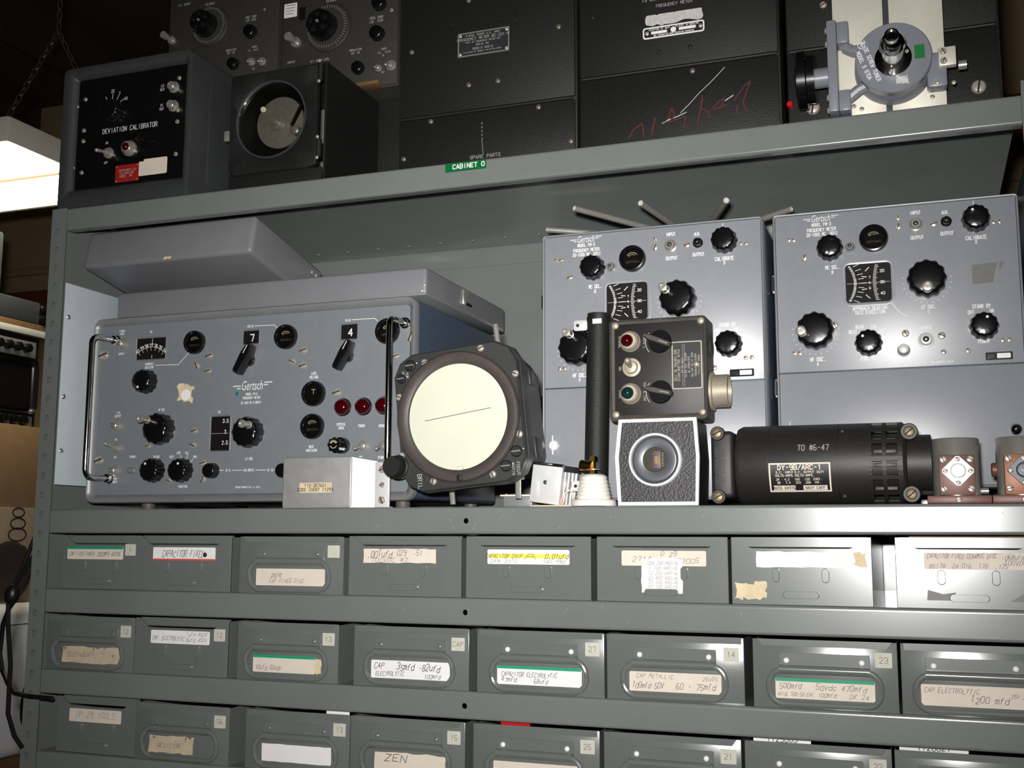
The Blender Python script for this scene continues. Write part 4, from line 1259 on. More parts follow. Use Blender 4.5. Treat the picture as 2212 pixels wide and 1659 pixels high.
def bend(x, y0, y1, z0, z1, dx, r=10):
    pts = [(x + dx, y0, z1)]
    for k in range(5):
        a = PI / 2 * k / 4
        pts.append((x + dx * (1 - k / 4) * .25, y1 + r - r * math.sin(a), z1 - r + r * math.cos(a)))
    for k in range(5):
        a = PI / 2 * k / 4
        pts.append((x + dx * (k / 4) * .25, y1 + r - r * math.cos(a), z0 + r - r * math.sin(a)))
    pts.append((x + dx, y0, z0))
    return pts
handle(bend(88, 42, -2, 42, 228, 4), [(92, 43, 228), (92, 43, 42)])
handle(bend(520.5, 42, 1, 40, 225, 2), [(522, 43, 225), (522, 43, 40)])
lt = MB().box(42, 57, 60, 74, 112, 136, 1.5).build('side_latch', 'nickel', fm)
MB().cyl((46, 58, 110), (46, 58, 138), 2.2, 10).build('latch_pin', 'chrome', lt)

lid = thing('instrument_lid', 'long grey metal lid lying flat on the wide frequency meter', 'lid', (321, 180, 258))
MB().box(92, 551, 38, 312, 258.2, 292.5, 4, 3).build('lid_shell', 'case_grey', lid)
MB().box(93, 550, 39, 311, 258.0, 261, 1).build('lid_rim', 'frame', lid)
lt = MB().box(551, 554, 150, 172, 268, 288, 1).build('latch', 'nickel', lid)
MB().cyl((555, 152, 270), (555, 170, 270), 2.5, 10).build('latch_pin', 'chrome', lt)
rivet(lid, 545, 37.8, 263, 2.2)
rivet(lid, 548, 38, 270, 2.2)

lid2 = local(thing('instrument_lid', 'shorter grey metal lid tilted up on top of the long flat lid', 'lid', (173, 28, 329.5), (-math.radians(12), 0, 0)))
MB().box(-134, 134, 0, 178, 0, 54, 6, 3).build('lid_shell', 'case_grey', lid2)
for x in (134.2,):
    rivet(lid2, x, 150, 40, 3, (1, 0, 0))
    rivet(lid2, x, 162, 40, 3, (1, 0, 0))
MB().prism(ragged(-1, 11, 1.2, 4.6, .8, 12, 4), (0, 0, 0), FRONT, 0, .3).build('yellow_paint_chip', 'yellowink', lid2)

# ================================================================== tall frequency meters
def tall_meter(ox, oy, ztop, zbot, label, cranks, foot):
    W_, D_ = 267.0, 232.0
    t = thing('frequency_meter', label, 'instrument', (ox + W_ / 2, oy + D_ / 2, 0))
    MB().box(ox + 1, ox + W_ - 1, oy + 3, oy + D_, zbot, ztop - 1, 3, 2).build('case', 'case_blue', t)
    MB().ringprism(rrect(ox, ox + W_, zbot, ztop, 4, 4), rrect(ox + 3, ox + W_ - 3, zbot + 3, ztop - 3, 2, 4), (0, oy + 3, 0), FRONT, [(0, -10), (0, 3.5), (.3, 4.6), (.8, 4.2), (1, 2), (1, -2)]).build('front_rim', 'panel', t, ang=50)
    zd = ztop - 190
    MB().box(ox + 3, ox + W_ - 3, oy, oy + 6, zd + .7, ztop - 3, .6).build('front_panel', 'panel_pale', t)
    lc = MB().box(ox + 3, ox + W_ - 3, oy + .6, oy + 6, zbot + 3, zd - .7, .6).build('lower_cover', 'panel_pale', t)
    panel(t, PANEL_TALL, oy, ox, ztop, cranks=cranks, sw=.18)
    th = MB().lathe([(6.5, 0), (6.5, 1.6), (5, 3)], (ox + 14, oy + .6, zbot + 66), FRONT, 18).build('thumb_latch', 'alum_bright', lc)
    MB().box(ox + 13, ox + 15, oy - 6, oy - 2, zbot + 54, zbot + 78, .9).build('thumb_wing', 'alum_bright', th)
    bl = MB().sphere((ox + W_ - 16, oy - 6, zbot + 62), 6.5, FRONT, 14, 8).build('latch_knob', 'chrome', lc)
    MB().cyl((ox + W_ - 16, oy + 1, zbot + 62), (ox + W_ - 16, oy - 4, zbot + 62), 3, 10).build('latch_stem', 'chrome', bl)
    for zz in (ztop - 82, zbot + 118):
        la = MB().box(ox - 3.6, ox + 1, oy + 10, oy + 22, zz - 10, zz + 12, 1).build('side_latch', 'nickel', t)
        MB().cyl((ox - 2.6, oy + 8, zz - 8), (ox - 2.6, oy + 8, zz + 9), 1.9, 10).build('latch_pin', 'chrome', la)
    for x in (ox + 25, ox + W_ - 25):
        for y in (oy + 30, oy + D_ - 30):
            MB().lathe([(9, 0), (10, 2), (10, zbot + 1)], (x, y, 0), (0, 0, 1), 14).build('foot', 'black', t)
    return t
tall_meter(681, 95, 333.5, 9, 'tall grey frequency meter standing behind the black control box and tube', dict(dots=False, ticks=True, big=[2.5, 1.9]), 9)
tall_meter(953.5, 140, 345.5, 21, 'tall grey frequency meter beside the right post with a scraped label patch', dict(dots=True, ticks=True, residue=True), 21)

# ================================================================== ground plane antenna on the tall meter
ant = thing('ground_plane_antenna', 'dull aluminium antenna with splayed radial rods lying on the tall meter', 'antenna', (846, 235, 333.5))
MB().lathe([(24, 0), (24, 8), (16, 12), (16, 20)], (846, 235, 333.5), (0, 0, 1), 20).build('hub', 'rod', ant)
for tip in ((722, 95, 365), (804, 98, 364), (906, 100, 357.5), (972, 180, 363), (652, 200, 372), (948, 300, 352)):
    hub = Vector((846, 235, 348))
    d = (Vector(tip) - hub).normalized()
    r_ = MB().cyl(hub + d * 12, tip, 3.9, 12).build('radial_rod', 'rod', ant)
    MB().lathe([(3.2, 0), (3.2, .5), (1.6, .6), (1.6, .2)], tip, tuple(d), 12).build('rod_end', 'alum_bright', r_)

# ================================================================== radar indicator with round screen
sc = local(thing('radar_indicator', 'black square indicator with round cream screen, tilted beside the wide meter', 'instrument', (627, 0, 0), (0, -math.radians(6), 0)))
CZ = 102.0
FY = -14.0
def S(u, v):
    a = math.radians(6)
    return (u * math.cos(a) + v * math.sin(a), CZ - u * math.sin(a) + v * math.cos(a))
def poly_plate(hw, hz, c, r=8):
    return [(-hw + c, -hz), (hw - c, -hz), (hw - c * .35, -hz + c * .35), (hw, -hz + c), (hw, hz - c), (hw - c * .35, hz - c * .35), (hw - c, hz), (-hw + c, hz), (-hw + c * .35, hz - c * .35), (-hw, hz - c), (-hw, -hz + c), (-hw + c * .35, -hz + c * .35)]
PF = [(a, b + CZ) for a, b in poly_plate(76, 80, 24)]
PI_ = [(a * .62, (b) * .62 + CZ) for a, b in poly_plate(76, 80, 24)]
body = MB()
U3, V3, N3 = frame(FRONT)
prof = [(1.0, FY + 10), (1.0, FY + 26), (.94, FY + 42), (.91, FY + 70), (.88, FY + 98)]
n = len(PF)
vs = []
for k, yy in prof:
    for a, b in poly_plate(77, 81, 26):
        vs.append((a * k, yy, CZ + b * k))
fs = [tuple(range(n)), tuple(range((len(prof) - 1) * n, len(prof) * n))[::-1]]
for k in range(len(prof) - 1):
    for i in range(n):
        j = (i + 1) % n
        fs.append((k * n + i, k * n + j, (k + 1) * n + j, (k + 1) * n + i))
body.add(vs, fs).build('housing', 'scope', sc, ang=50)
fp = MB().prism(PF, (0, FY + 12, 0), FRONT, 0, 12, 2).build('face_plate', 'scope', sc)
ring = MB().lathe([(75, 0), (75, 3), (73, 5.5), (66, 6.5), (61, 4), (60, -2)], (0, FY, CZ), FRONT, 64, cap0=False, cap1=False).build('screen_ring', 'brown_ring', sc)
scr = MB().lathe([(61, -1.5), (61, .5), (40, 1.4), (12, 1.8)], (0, FY, CZ), FRONT, 64).build('screen', 'crt', sc)
tb = MB()
p0, p1 = S(-39.6, -4), S(40.2, 8.3)
tb.stroke([p0, p1], (0, FY - 2.3, 0), U3, V3, .9, N3, .2)
flat(tb, 'trace_line', 'penink', scr)
a = S(4.5, -63)
MB().box(a[0] - 3.5, a[0] + 3.5, FY - 4, FY, a[1] - 2, a[1] + 7, 1).build('screen_tab', 'crt', ring)
MB().box(a[0] - 3.2, a[0] + 3.2, FY - 8, FY, a[1] - 10, a[1] - 3, 1).build('ring_stop', 'black', ring)
for u, v in ((-42.5, 64), (27, 77), (69, 46), (74, -22), (42.6, -66), (-29.5, -73), (-70, -43), (-74, 25)):
    a = S(u, v)
    screw(fp, a[0], FY, a[1], 4.0)
for u, v, r in ((-60, 61, 6.5), (-71, 46, 5.5), (71, -41, 6.5), (59, -57, 6.5)):
    a = S(u, v)
    po = MB().lathe([(r, 0), (r, 3), (r * .8, 4)], (a[0], FY, a[1]), FRONT, 18).build('trim_pot', 'black', fp)
    MB().box(a[0] - r * .8, a[0] + r * .8, FY - 5, FY - 3.8, a[1] - .7, a[1] + .7).build('slot_bar', 'nickel', po)
    MB().sphere((a[0] + r * 1.2, FY - .5, a[1] + 2), 1.3, FRONT, 8, 4).build('stop_pin', 'nickel', po)
a = S(-74, -56)
kb = MB().lathe([(13.5, 0), (13.5, 3), (12, 4), (11.6, 17), (10.6, 19)], (a[0], FY, a[1]), FRONT, 32, .02, 16).build('brilliance_knob', 'black', fp)
def word(parent, s_, x, z, h, y, **k):
    w_ = MB()
    text(w_, s_, x, z, h, y, stroke=.16, rot=-PI / 2, **k)
    return flat(w_, 'lettering', 'inkgrey', parent)
for s_, u, v, h in (('BRIL', -46, -73, 5), ('FOCUS', 73, -60, 3.4), ('ASTIG', 67, -61, 3.0), ('HOR', -64, 50, 2.8), ('VERT', -69, 50, 2.8)):
    a = S(u, v)
    word(fp, s_, a[0], a[1], h, FY)
a = S(61, -75)
st = MB().lathe([(3.4, 0), (3.4, 30)], (a[0] - 1, 16, 4), (0.105, 0, 1), 10).build('support_stud', 'nickel', sc)
MB().lathe([(6.5, 0), (6.5, 6)], (a[0] + 2, 16, 25), (0.105, 0, 1), 6).build('stud_nut', 'nickel', st)
MB().lathe([(3.4, 0), (3.4, 18)], (-38, 40, 8), (0, 0, 1), 10).build('support_stud', 'nickel', sc)
MB().cyl((42, 26, CZ + 76), (40, 28, CZ + 108), 3.2, 12).build('mounting_stud', 'nickel', sc)
MB().box(76, 78.5, 20, 40, CZ + 30, CZ + 48, 1).build('side_bracket', 'scope', sc)
MB().box(76, 78, 18, 44, CZ - 55, CZ - 30, 1).build('side_bracket', 'scope', sc)

# ================================================================== small things along the shelf edge
ab = thing('aluminium_box', 'scuffed aluminium box with a taped part number and end flange, before the wide meter', 'box', (448, 24, 0))
MB().prism([(-66, 0), (24, 0), (52, 20), (70, 20), (70, 22), (50, 22), (50, 34), (-66, 34)], (448, 2, 0.2), (0, 0, 1), 0, 1.2).build('base', 'alum', ab)
MB().box(380, 474, 2, 36, .4, 61, 2.5, 3).build('body', 'alum', ab)
MB().add([(473, 3, 1), (500, 18, 1), (500, 18, 55), (473, 3, 60), (473, 34, 1), (500, 34, 1), (500, 34, 55), (473, 34, 60)],
         [(0, 1, 2, 3), (5, 4, 7, 6), (0, 4, 5, 1), (3, 2, 6, 7), (1, 5, 6, 2), (0, 3, 7, 4)]).build('slanted_end', 'alum', ab)
fl = MB().box(498, 517, 15, 18.5, .4, 54, .8).build('flange', 'alum_bright', ab)
for z in (45, 27, 9):
    screw(fl, 508, 15, z, 4.6 if z != 27 else 3.4)
lb = plate(ab, 'part_label', 404, 448, 18, 30, 2, .15, 'paper_tan', 1)
tb = MB()
text(tb, '112-257651\nCODE IDENT 11293', 426, 24.2, 3.6, 1.85, stroke=.16, aspect=.6, lead=1.4)
flat(tb, 'part_number', 'blackink', lb)

sb = local(thing('relay_can', 'small bright square metal can tilted on its side near the white insulator', 'component', (704, 30, 4), (0, math.radians(7), math.radians(-6))))
MB().box(-19, 18, 0, 52, 0, 45, 1.2).build('can', 'alum_bright', sb)
MB().lathe([(2.4, 0), (2.4, 1), (1.2, 1.6)], (-1, 0, 24), FRONT, 12).build('rivet', 'darkgrey', sb)
MB().box(-20, 19, -.8, 3, 42.5, 46.2, .6).build('rolled_edge', 'chrome', sb)
for i in range(4):
    MB().box(18, 18.8, 10 + i * 11, 11.5 + i * 11, 1, 40).build('side_rib', 'alum_bright', sb)
MB().box(18.2, 19.6, 2, 52, 38, 45, .3).build('side_band', 'darkgrey', sb)
for y in (4, 8):
    MB().cyl((19, y, 3), (19, y, 8), 1.6, 8).build('red_lead', 'red_knob', sb)
MB().tube([(20, 6, 2), (23, 4, 8), (22, 5, 14), (26, 8, 18), (30, 8, 16), (31, 10, 6), (28, 12, 2)], 1.0, 8).build('bare_wire', 'paper_cream', sb)
solo(MB().box(690, 738, 24, 92, .3, 2.0, .3), 'circuit_board', 'paper_tan', 'thin tan board lying under the small square metal can', 'board', (714, 58, 0))
gc = thing('terminal_can', 'low grey metal can with a pale lid behind the indicator stud', 'component', (668, 66, 0))
MB().box(649, 684, 46, 86, .3, 13, 1).build('can', 'frame', gc)
MB().box(646, 685, 43, 88, 13, 15, .4).build('lid', 'paper_cream', gc)
rivet(gc, 652, 48, 15, 2.0, (0, 0, 1))

iw = thing('standoff_insulator', 'white ribbed porcelain insulator with a brass terminal before the black tube', 'insulator', (766, 18, 0))
prof = [(25, .2), (25.5, 2), (25, 6), (23.5, 7.4), (18.6, 7.6)]
for i in range(6):
    r0 = 18.8 - i * .85
    prof += [(r0, 9 + i * 4.2), (r0 + .9, 10.4 + i * 4.2), (r0, 12 + i * 4.2)]
prof += [(12.6, 34.4), (10.5, 35.4)]
MB().lathe(prof, (766, 18, 0), (0, 0, 1), 40).build('porcelain_cone', 'ceramic', iw, ang=50)
MB().lathe([(2, 0), (2, 20)], (766, 18, 35), (0, 0, 1), 10).build('brass_screw', 'brass', iw)
MB().lathe([(4.2, 0), (4.2, 4)], (766, 18, 35.5), (0, 0, 1), 6).build('brass_nut', 'brass', iw)
MB().lathe([(4.4, 0), (4.4, 5)], (766, 18, 50), (0, 0, 1), 6).build('brass_nut', 'brass', iw)
MB().lathe([(8, 0), (8, 1)], (766, 18, 40), (0, 0, 1), 16).build('washer', 'nickel', iw)
MB().cyl((751, 20, 46), (765, 18, 44), 6.2, 16).build('terminal_sleeve', 'brass', iw)

tu = thing('mast_tube', 'upright black metal tube with clip lugs behind the white insulator', 'tube', (759, 60, 0))
MB().cyl((756, 60, .2), (762, 60, 224), 13.6, 28).build('tube_body', 'wrinkle', tu)
MB().lathe([(14.3, 0), (14.3, 7)], (761.8, 60, 213), (0, 0, 1), 28).build('end_cap', 'black', tu)
lg = MB().box(734, 750, 50, 53, 204, 216, 2).build('lug', 'alum_bright', tu)
MB().lathe([(2, 0), (2, .6)], (739, 50, 210), FRONT, 10).build('lug_hole', 'slot', lg)
lg = MB().box(731, 747, 48, 51, 18, 30, 2).build('lug', 'alum_bright', tu)
MB().lathe([(2, 0), (2, .6)], (736, 48, 24), FRONT, 10).build('lug_hole', 'slot', lg)
MB().box(758, 769, 44.6, 47.2, 210, 216, .8).build('paper_flag', 'paper_white', tu)

cb = thing('camera_head', 'square black pebbled camera head with white trim and a chip behind its round port', 'camera', (840, 42, 0))
hexo = [(797.5, .3), (884.5, .3), (886.5, 52), (884, 93.5), (799, 93.5), (794.5, 52)]
hexi = [(801, 4), (881.5, 4), (883, 52), (880.5, 90), (802.5, 90), (798.5, 52)]
MB().prism([(x, z) for x, z in [(801, 1), (881, 1), (883, 52), (880.5, 92.5), (802.5, 92.5), (798, 52)]], (0, 80, 0), FRONT, 0, 72).build('body', 'black', cb)
MB().ringprism(hexo, hexi, (0, 8, 0), FRONT, [(0, 0), (0, 5), (1, 5), (1, 0)]).build('front_trim', 'white_trim', cb)
MB().prism(hexi, (0, 8, 0), FRONT, 0, 3.6).build('front_face', 'pebble', cb)
pr_ = MB().lathe([(29, 0), (29, 4), (28, 6), (26.2, 6), (25.6, 1.2)], (839, 4.6, 49), FRONT, 48, cap1=False).build('port_ring', 'white_trim', cb)
MB().lathe([(25.8, .4), (25.8, .9)], (839, 4.6, 49), FRONT, 40).build('port_gap', 'black', pr_)
MB().lathe([(23.2, .9), (23.2, 4.4), (22.4, 4.6), (13.5, 3.0), (13, 1)], (839, 4.6, 49), FRONT, 40, cap1=False).build('port_disc', 'silver_ring', pr_)
MB().lathe([(13.4, .5), (13.4, 1.0)], (839, 4.6, 49), FRONT, 28).build('sensor_board', 'board', pr_)
ch = MB().box(836, 845, 2.4, 3.6, 39.5, 58.5, .3).build('sensor_chip', 'chip', pr_)
MB().prism(rrect(838.6, 842.4, 44.5, 53, 1.5, 4), (0, 2.4, 0), FRONT, 0, .4).build('chip_window', 'gold', ch)
for i in range(6):
    MB().box(846.2, 848, 2.9, 3.6, 42 + i * 2.6, 43.2 + i * 2.6).build('chip_pin', 'gold', ch)
for p in ([(829, 42), (832, 46), (829, 50), (833, 53)], [(830, 39), (834, 41), (834, 47)], [(833, 57), (838, 60), (842, 59)]):
    MB().tube([(x, 3.2, z) for x, z in p], .5, 6).build('bond_wire', 'gold', pr_)
for dx, dz in ((6, 17), (-6, -17)):
    MB().lathe([(1.2, 0), (1.2, .5)], (839 + dx, 1.4, 49 + dz), FRONT, 10).build('spanner_hole', 'slot', pr_)

kb = thing('control_box', 'dusty black control box with lamps and pointer knobs standing on the camera head', 'control box', (836, 60, 94))
MB().box(782, 891, 32, 79, 94, 210, 4, 3).build('housing', 'box_dusty', kb)
MB().ringprism(rrect(782, 891, 95, 209, 4, 3), rrect(788, 888, 101, 204, 2, 3), (0, 32, 0), FRONT, [(0, -2), (0, 1.5), (.5, 2.6), (1, 1.5), (1, -2)]).build('face_rim', 'box_dusty', kb)
fpl = MB().box(788, 888, 31.2, 34, 101, 204, .3).build('face_plate', 'box_face', kb)
for x in (789, 886):
    for z in (102, 203):
        rivet(kb, x, 30.5, z, 4.2, FRONT, 'dusty_metal', 'corner_screw')
for z, mm in ((184, 'red_lens'), (125, 'green_lens')):
    o = MB().lathe([(12, 0), (12, 2), (10.5, 4), (10.5, 8), (8.5, 10), (8, 10)], (806, 31.2, z), FRONT, 28).build('indicator_lamp', 'dusty_metal', kb)
    MB().sphere((804.5, 23, z), 7.4, FRONT, 18, 6, True).build('lens', mm, o)
toggle(kb, 807.5, 31.2, 154.5, 10.5, 807.5, 160, 'dusty_metal')
for z, an in ((182, 2.75), (125.5, 2.9)):
    pk = MB().lathe([(13, 0), (13, 2.5), (12, 4)], (840, 31.2, z), FRONT, 28).build('pointer_knob', 'bakelite', kb)
    ca, sa = math.cos(an), math.sin(an)
    MB().prism([(a * ca - b_ * sa, a * sa + b_ * ca) for a, b_ in ((-15, -2.6), (10, -3.6), (19, -1), (19, 1), (10, 3.6), (-15, 2.6))], (840, 27.4, z), FRONT, 0, 11, 2).build('grip', 'box_dusty', pk)
    tb = MB()
    tb.stroke([(16.5 * math.cos(q), 16.5 * math.sin(q)) for q in [math.radians(140 + 10 * i) for i in range(9)]], (840, 31.2, z), U3, V3, .9, N3, .2)
    flat(tb, 'arc_mark', 'inkgrey', pk)
    tb = MB()
    tb.stroke([(-12 * ca, -12 * sa), (-2 * ca, -2 * sa)], (840, 16.2, z), U3, V3, .8, N3, .3)
    flat(tb, 'index_line', 'inkgrey', pk)
npl = MB().ringprism(rrect(853, 886.5, 128, 181, 1.5, 3), rrect(854.2, 885.3, 129.2, 179.8, 1, 3), (0, 31.2, 0), FRONT, [(0, 0), (0, .8), (1, .8), (1, 0)]).build('name_plate_rim', 'dusty_metal', kb)
np2 = plate(kb, 'name_plate', 854, 885.5, 129, 180, 31.2, .4, 'box_face', .8)
tb = MB()
for i, (s, hh) in enumerate((('BOX CONTROL BC 1150', 2.6), ('PILOT BALLOON RADIO', 2.6), ('TYPE CO 43', 2.4), ('SERIAL 220 VOLTS', 2.4), ('EQUIPMENT OF', 2.2), ('MADE IN THE USA FOR', 2.0), ('INSPECTED APPROVED', 2.0), ('ORDER 1043 FILA', 2.0))):
    text(tb, s, 857 + i * 3.7, 154.5, hh, 30.8, stroke=.16, rot=-PI / 2, aspect=.5)
for q in (865, 867):
    tb.stroke([(q, 131), (q, 178)], (0, 30.8, 0), U3, V3, .4, N3, .2)
flat(tb, 'plate_lettering', 'inkgrey', np2)
for s_, x, z, h in (('SIGNAL', 794, 184, 2.6), ('ON', 794, 154, 2.6), ('CODE', 794, 125, 2.6), ('REMOTE L', 822, 184, 2.4), ('VOLUME LOW', 822, 127, 2.4)):
    word(kb, s_, x, z, h, 31.2)
rivet(np2, 880, 30.8, 155, 3, FRONT, 'dusty_metal')
cn = MB().lathe([(22, 0), (22, 3), (18.5, 4), (18.5, 20), (16.8, 20), (16.5, 6)], (890.5, 62, 128), (1, 0, 0), 32).build('connector', 'dusty_metal', kb)
MB().lathe([(16.6, 5), (16.6, 6.5)], (890.5, 62, 128), (1, 0, 0), 24).build('connector_insert', 'black', cn)
for i in range(6):
    q = 2 * PI * i / 6
    MB().cyl((896, 62 + 9 * math.cos(q), 128 + 9 * math.sin(q)), (906, 62 + 9 * math.cos(q), 128 + 9 * math.sin(q)), 1.3, 8).build('pin', 'nickel', cn)
MB().lathe([(11, 0), (11, 1.2), (9, 1.6)], (890.5, 64, 178), (1, 0, 0), 24).build('blanking_plug', 'box_dusty', kb)

# ================================================================== dynamotor
dy = thing('dynamotor', 'black cylindrical dynamotor with slotted vents and a cream-edged name plate, on its side', 'motor', (1005, 48, 0))
DYc = (0, 48, 43.2)
R_ = 42.5
main = MB().lathe([(36, 922), (40, 923), (R_, 928), (R_, 1056), (R_, 1056)], DYc, (1, 0, 0), 56, cap1=False)
main.build('body', 'motor', dy)
# vented end: grid of quads with openings, wall thickness inside
seg = 56
vent = MB()
xs = [1056, 1060.5, 1070.5, 1074.5, 1085.5, 1090]
def cylpt(x, i, r):
    a = 2 * PI * i / seg
    return (x, 48 + r * math.cos(a), 43.2 + r * math.sin(a))
for k in range(5):
    for i in range(seg):
        hole = k in (1, 3) and i % 4 in (0, 1, 2)
        if hole:
            continue
        q = [cylpt(xs[k], i, R_), cylpt(xs[k + 1], i, R_), cylpt(xs[k + 1], i + 1, R_), cylpt(xs[k], i + 1, R_)]
        q2 = [cylpt(xs[k], i, R_ - 2.5), cylpt(xs[k + 1], i, R_ - 2.5), cylpt(xs[k + 1], i + 1, R_ - 2.5), cylpt(xs[k], i + 1, R_ - 2.5)]
        vent.add(q + q2, [(0, 1, 2, 3), (7, 6, 5, 4), (0, 4, 5, 1), (1, 5, 6, 2), (2, 6, 7, 3), (3, 7, 4, 0)])
vent.lathe([(R_, 1090), (40, 1093), (30, 1094)], DYc, (1, 0, 0), 56, cap0=False)
vent.build('vented_end', 'motor', dy)
MB().lathe([(30, 1050), (30, 1090)], DYc, (1, 0, 0), 32).build('armature', 'motor', dy)
for i in range(5):
    a = PI + (i - 2) * .42 + .1
    MB().box(1062, 1084, 48 + 33 * math.cos(a) - 2, 48 + 33 * math.cos(a) + 2, 43.2 + 33 * math.sin(a) - 2, 43.2 + 33 * math.sin(a) + 2, .6).build('brush_holder', 'brown_ring', dy)
MB().lathe([(29, 1093), (29, 1117), (27, 1118)], DYc, (1, 0, 0), 40).build('shaft_housing', 'motor', dy)
MB().box(896.5, 921, 14, 80, 8, 79, 5, 3).build('end_bracket', 'motor', dy)
for x, z in ((905, 74), (905, 6)):
    e = MB().lathe([(7.6, 0), (7.6, 7), (6.8, 8)], (x, 16, z + (2 if z > 50 else 3)), FRONT, 20).build('lug', 'motor', dy)
    screw(e, x, 8, z + (2 if z > 50 else 3), 5.5, FRONT, .5, 'dull_brass')
for z in (73, 10):
    e = MB().lathe([(8.6, 0), (8.6, 7), (7.8, 8)], (1097, 22, z), FRONT, 20).build('lug', 'motor', dy)
    screw(e, 1097, 14, z, 5.5, FRONT, .7, 'dull_brass')
for x in (957, 1027):
    MB().lathe([(R_ + .25, 0), (R_ + .25, .6)], (x, 48, 43.2), (1, 0, 0), 56, cap0=False, cap1=False).build('seam', 'black', dy)
def on_motor(x, z, off=0.0):
    s = max(-.98, min(.98, (z - 43.2) / R_))
    return (x, 48 - (R_ + off) * math.sqrt(1 - s * s), 43.2 + (R_ + off) * s)
def motor_text(mb, s, cx, cz, h, stroke, aspect, off, slant=0.0):
    t = MB()
    text(t, s, cx, cz, h, 0, stroke=stroke, aspect=aspect, slant=slant)
    mb.add([on_motor(v[0], v[2], off) for v in t.v], t.f)
pl = MB()
px0, px1, pz0, pz1 = 958, 1020, 14, 43
for m_, inset, off in (('paper_cream', 0, .6), ('box_face', 1.6, .8)):
    g = MB()
    n_ = 10
    for i in range(n_ + 1):
        z = pz0 + inset + (pz1 - pz0 - 2 * inset) * i / n_
        g.v += [on_motor(px0 + inset, z, off), on_motor(px1 - inset, z, off)]
    for i in range(n_):
        g.f.append((2 * i, 2 * i + 1, 2 * i + 3, 2 * i + 2))
    npo = g.build('name_plate' if m_ == 'paper_cream' else 'plate_field', m_, dy if m_ == 'paper_cream' else npo)
for x0_, x1_, z0_, z1_, nm in ((962, 984, 16, 20.5, 'serial_strip'), (992, 1016, 16, 20.5, 'inspection_strip')):
    MB().add([on_motor(x0_, z0_, 1.0), on_motor(x1_, z0_, 1.0), on_motor(x1_, z1_, 1.0), on_motor(x0_, z1_, 1.0)], [(0, 1, 2, 3)]).build(nm, 'paper_cream', npo)
tb = MB()
motor_text(tb, 'DY-9B/ARC-1', 989, 38.5, 4.6, .2, .62, 1.1)
motor_text(tb, 'D.C. INPUT', 974, 33.6, 2.1, .17, .6, 1.1)
motor_text(tb, 'VOLTS-AMPS.', 974, 30.4, 2.1, .17, .6, 1.1)
motor_text(tb, 'D.C. OUTPUT', 994, 33.6, 2.1, .17, .6, 1.1)
motor_text(tb, 'VOLTS-AMPS.', 994, 30.4, 2.1, .17, .6, 1.1)
motor_text(tb, 'DUTY', 1010, 33.6, 2.1, .17, .6, 1.1)
motor_text(tb, '24   4.2   160  .120  CONT.', 988, 26.6, 2.0, .17, .6, 1.1)
motor_text(tb, '28   7.4   310  .200  INT.', 988, 23.4, 2.0, .17, .6, 1.1)
flat(tb, 'plate_lettering', 'paper_cream', npo)
tb = MB()
motor_text(tb, 'NXSS 84976', 973, 18.2, 2.6, .18, .6, 1.2)
motor_text(tb, 'NAVY CAFF', 1004, 18.2, 2.6, .18, .6, 1.2)
flat(tb, 'strip_lettering', 'blackink', npo)
tb = MB()
motor_text(tb, 'TO #6-47', 1003, 58.5, 5.6, .14, .5, .35, .05)
flat(tb, 'stencil_lettering', 'inkgrey', dy)
for z in (75.5, 9):
    p_ = on_motor(1029, z, 0)
    rivet(dy, 1032, p_[1] - .2, z, 2.4, FRONT, 'motor')
tb = MB()
for i in range(2):
    text(tb, 'GEN EQUIP CO', 903 + i * 7, 42, 3.6, 14, stroke=.15, rot=-PI / 2, aspect=.6)
flat(tb, 'cast_lettering', 'black', dy)

# ================================================================== resonant cavities
def cavity(cx, label, pm, cm, dark):
    t = thing('cavity_resonator', label, 'component', (cx, 32, 0))
    MB().box(cx - 28.5, cx + 30.5, 4, 60, .3, 8, .8).build('base_block', 'copper', t)
    MB().lathe([(22.6, 8), (22.6, 64), (21.5, 65.5), (18, 65.8)], (cx, 32, 0), (0, 0, 1), 48).build('cylinder', 'silver', t, ang=45)
    p = MB().box(cx - 16.5, cx + 16.5, 7.6, 20, 8.6, 48, .6).build('port_plate', pm, t)
    for dx in (-12.4, 12.4):
        for z in (14.5, 43.5):
            screw(p, cx + dx, 7.6, z, 3.6)
    d = 14.6
    dm = MB().prism([(d, 1.6), (1.6, d), (-1.6, d), (-d, 1.6), (-d, -1.6), (-1.6, -d), (1.6, -d), (d, -1.6)], (cx + .8, 7.6, 32), FRONT, 0, 2.4, .4).build('connector_flange', cm, p)
    for dx, dz in ((11.5, 0), (-11.5, 0), (0, 11.5), (0, -11.5)):
        screw(dm, cx + .8 + dx, 5.2, 32 + dz, 2.3)
    MB().lathe([(7.4, 0), (7.4, 8), (6.4, 8.6), (5.2, 8.6), (5, 3), (3, 3), (3, 5), (1, 5.2)], (cx + .8, 5.2, 32), FRONT, 28).build('coaxial_connector', cm, dm)
    screw(t, cx + .5, 4, 3.8, 2.8)
    MB().cyl((cx + 21, 30, 13), (cx + 29, 30, 13), 3.0, 14).build('lock_screw', 'nickel', t)
    return t
cavity(1140, 'silver cylinder on brown base with a bright diamond-shaped coaxial flange', 'copper', 'alum_bright', False)
c2 = cavity(1199.5, 'silver cylinder on brown base with an orange plate and dark diamond flange', 'orange_copper', 'darkgrey', True)
MB().lathe([(7, 0), (7, 4), (6, 5)], (1177.5, 32, 34), (-1, 0, 0), 20).build('side_flange', 'copper', c2)

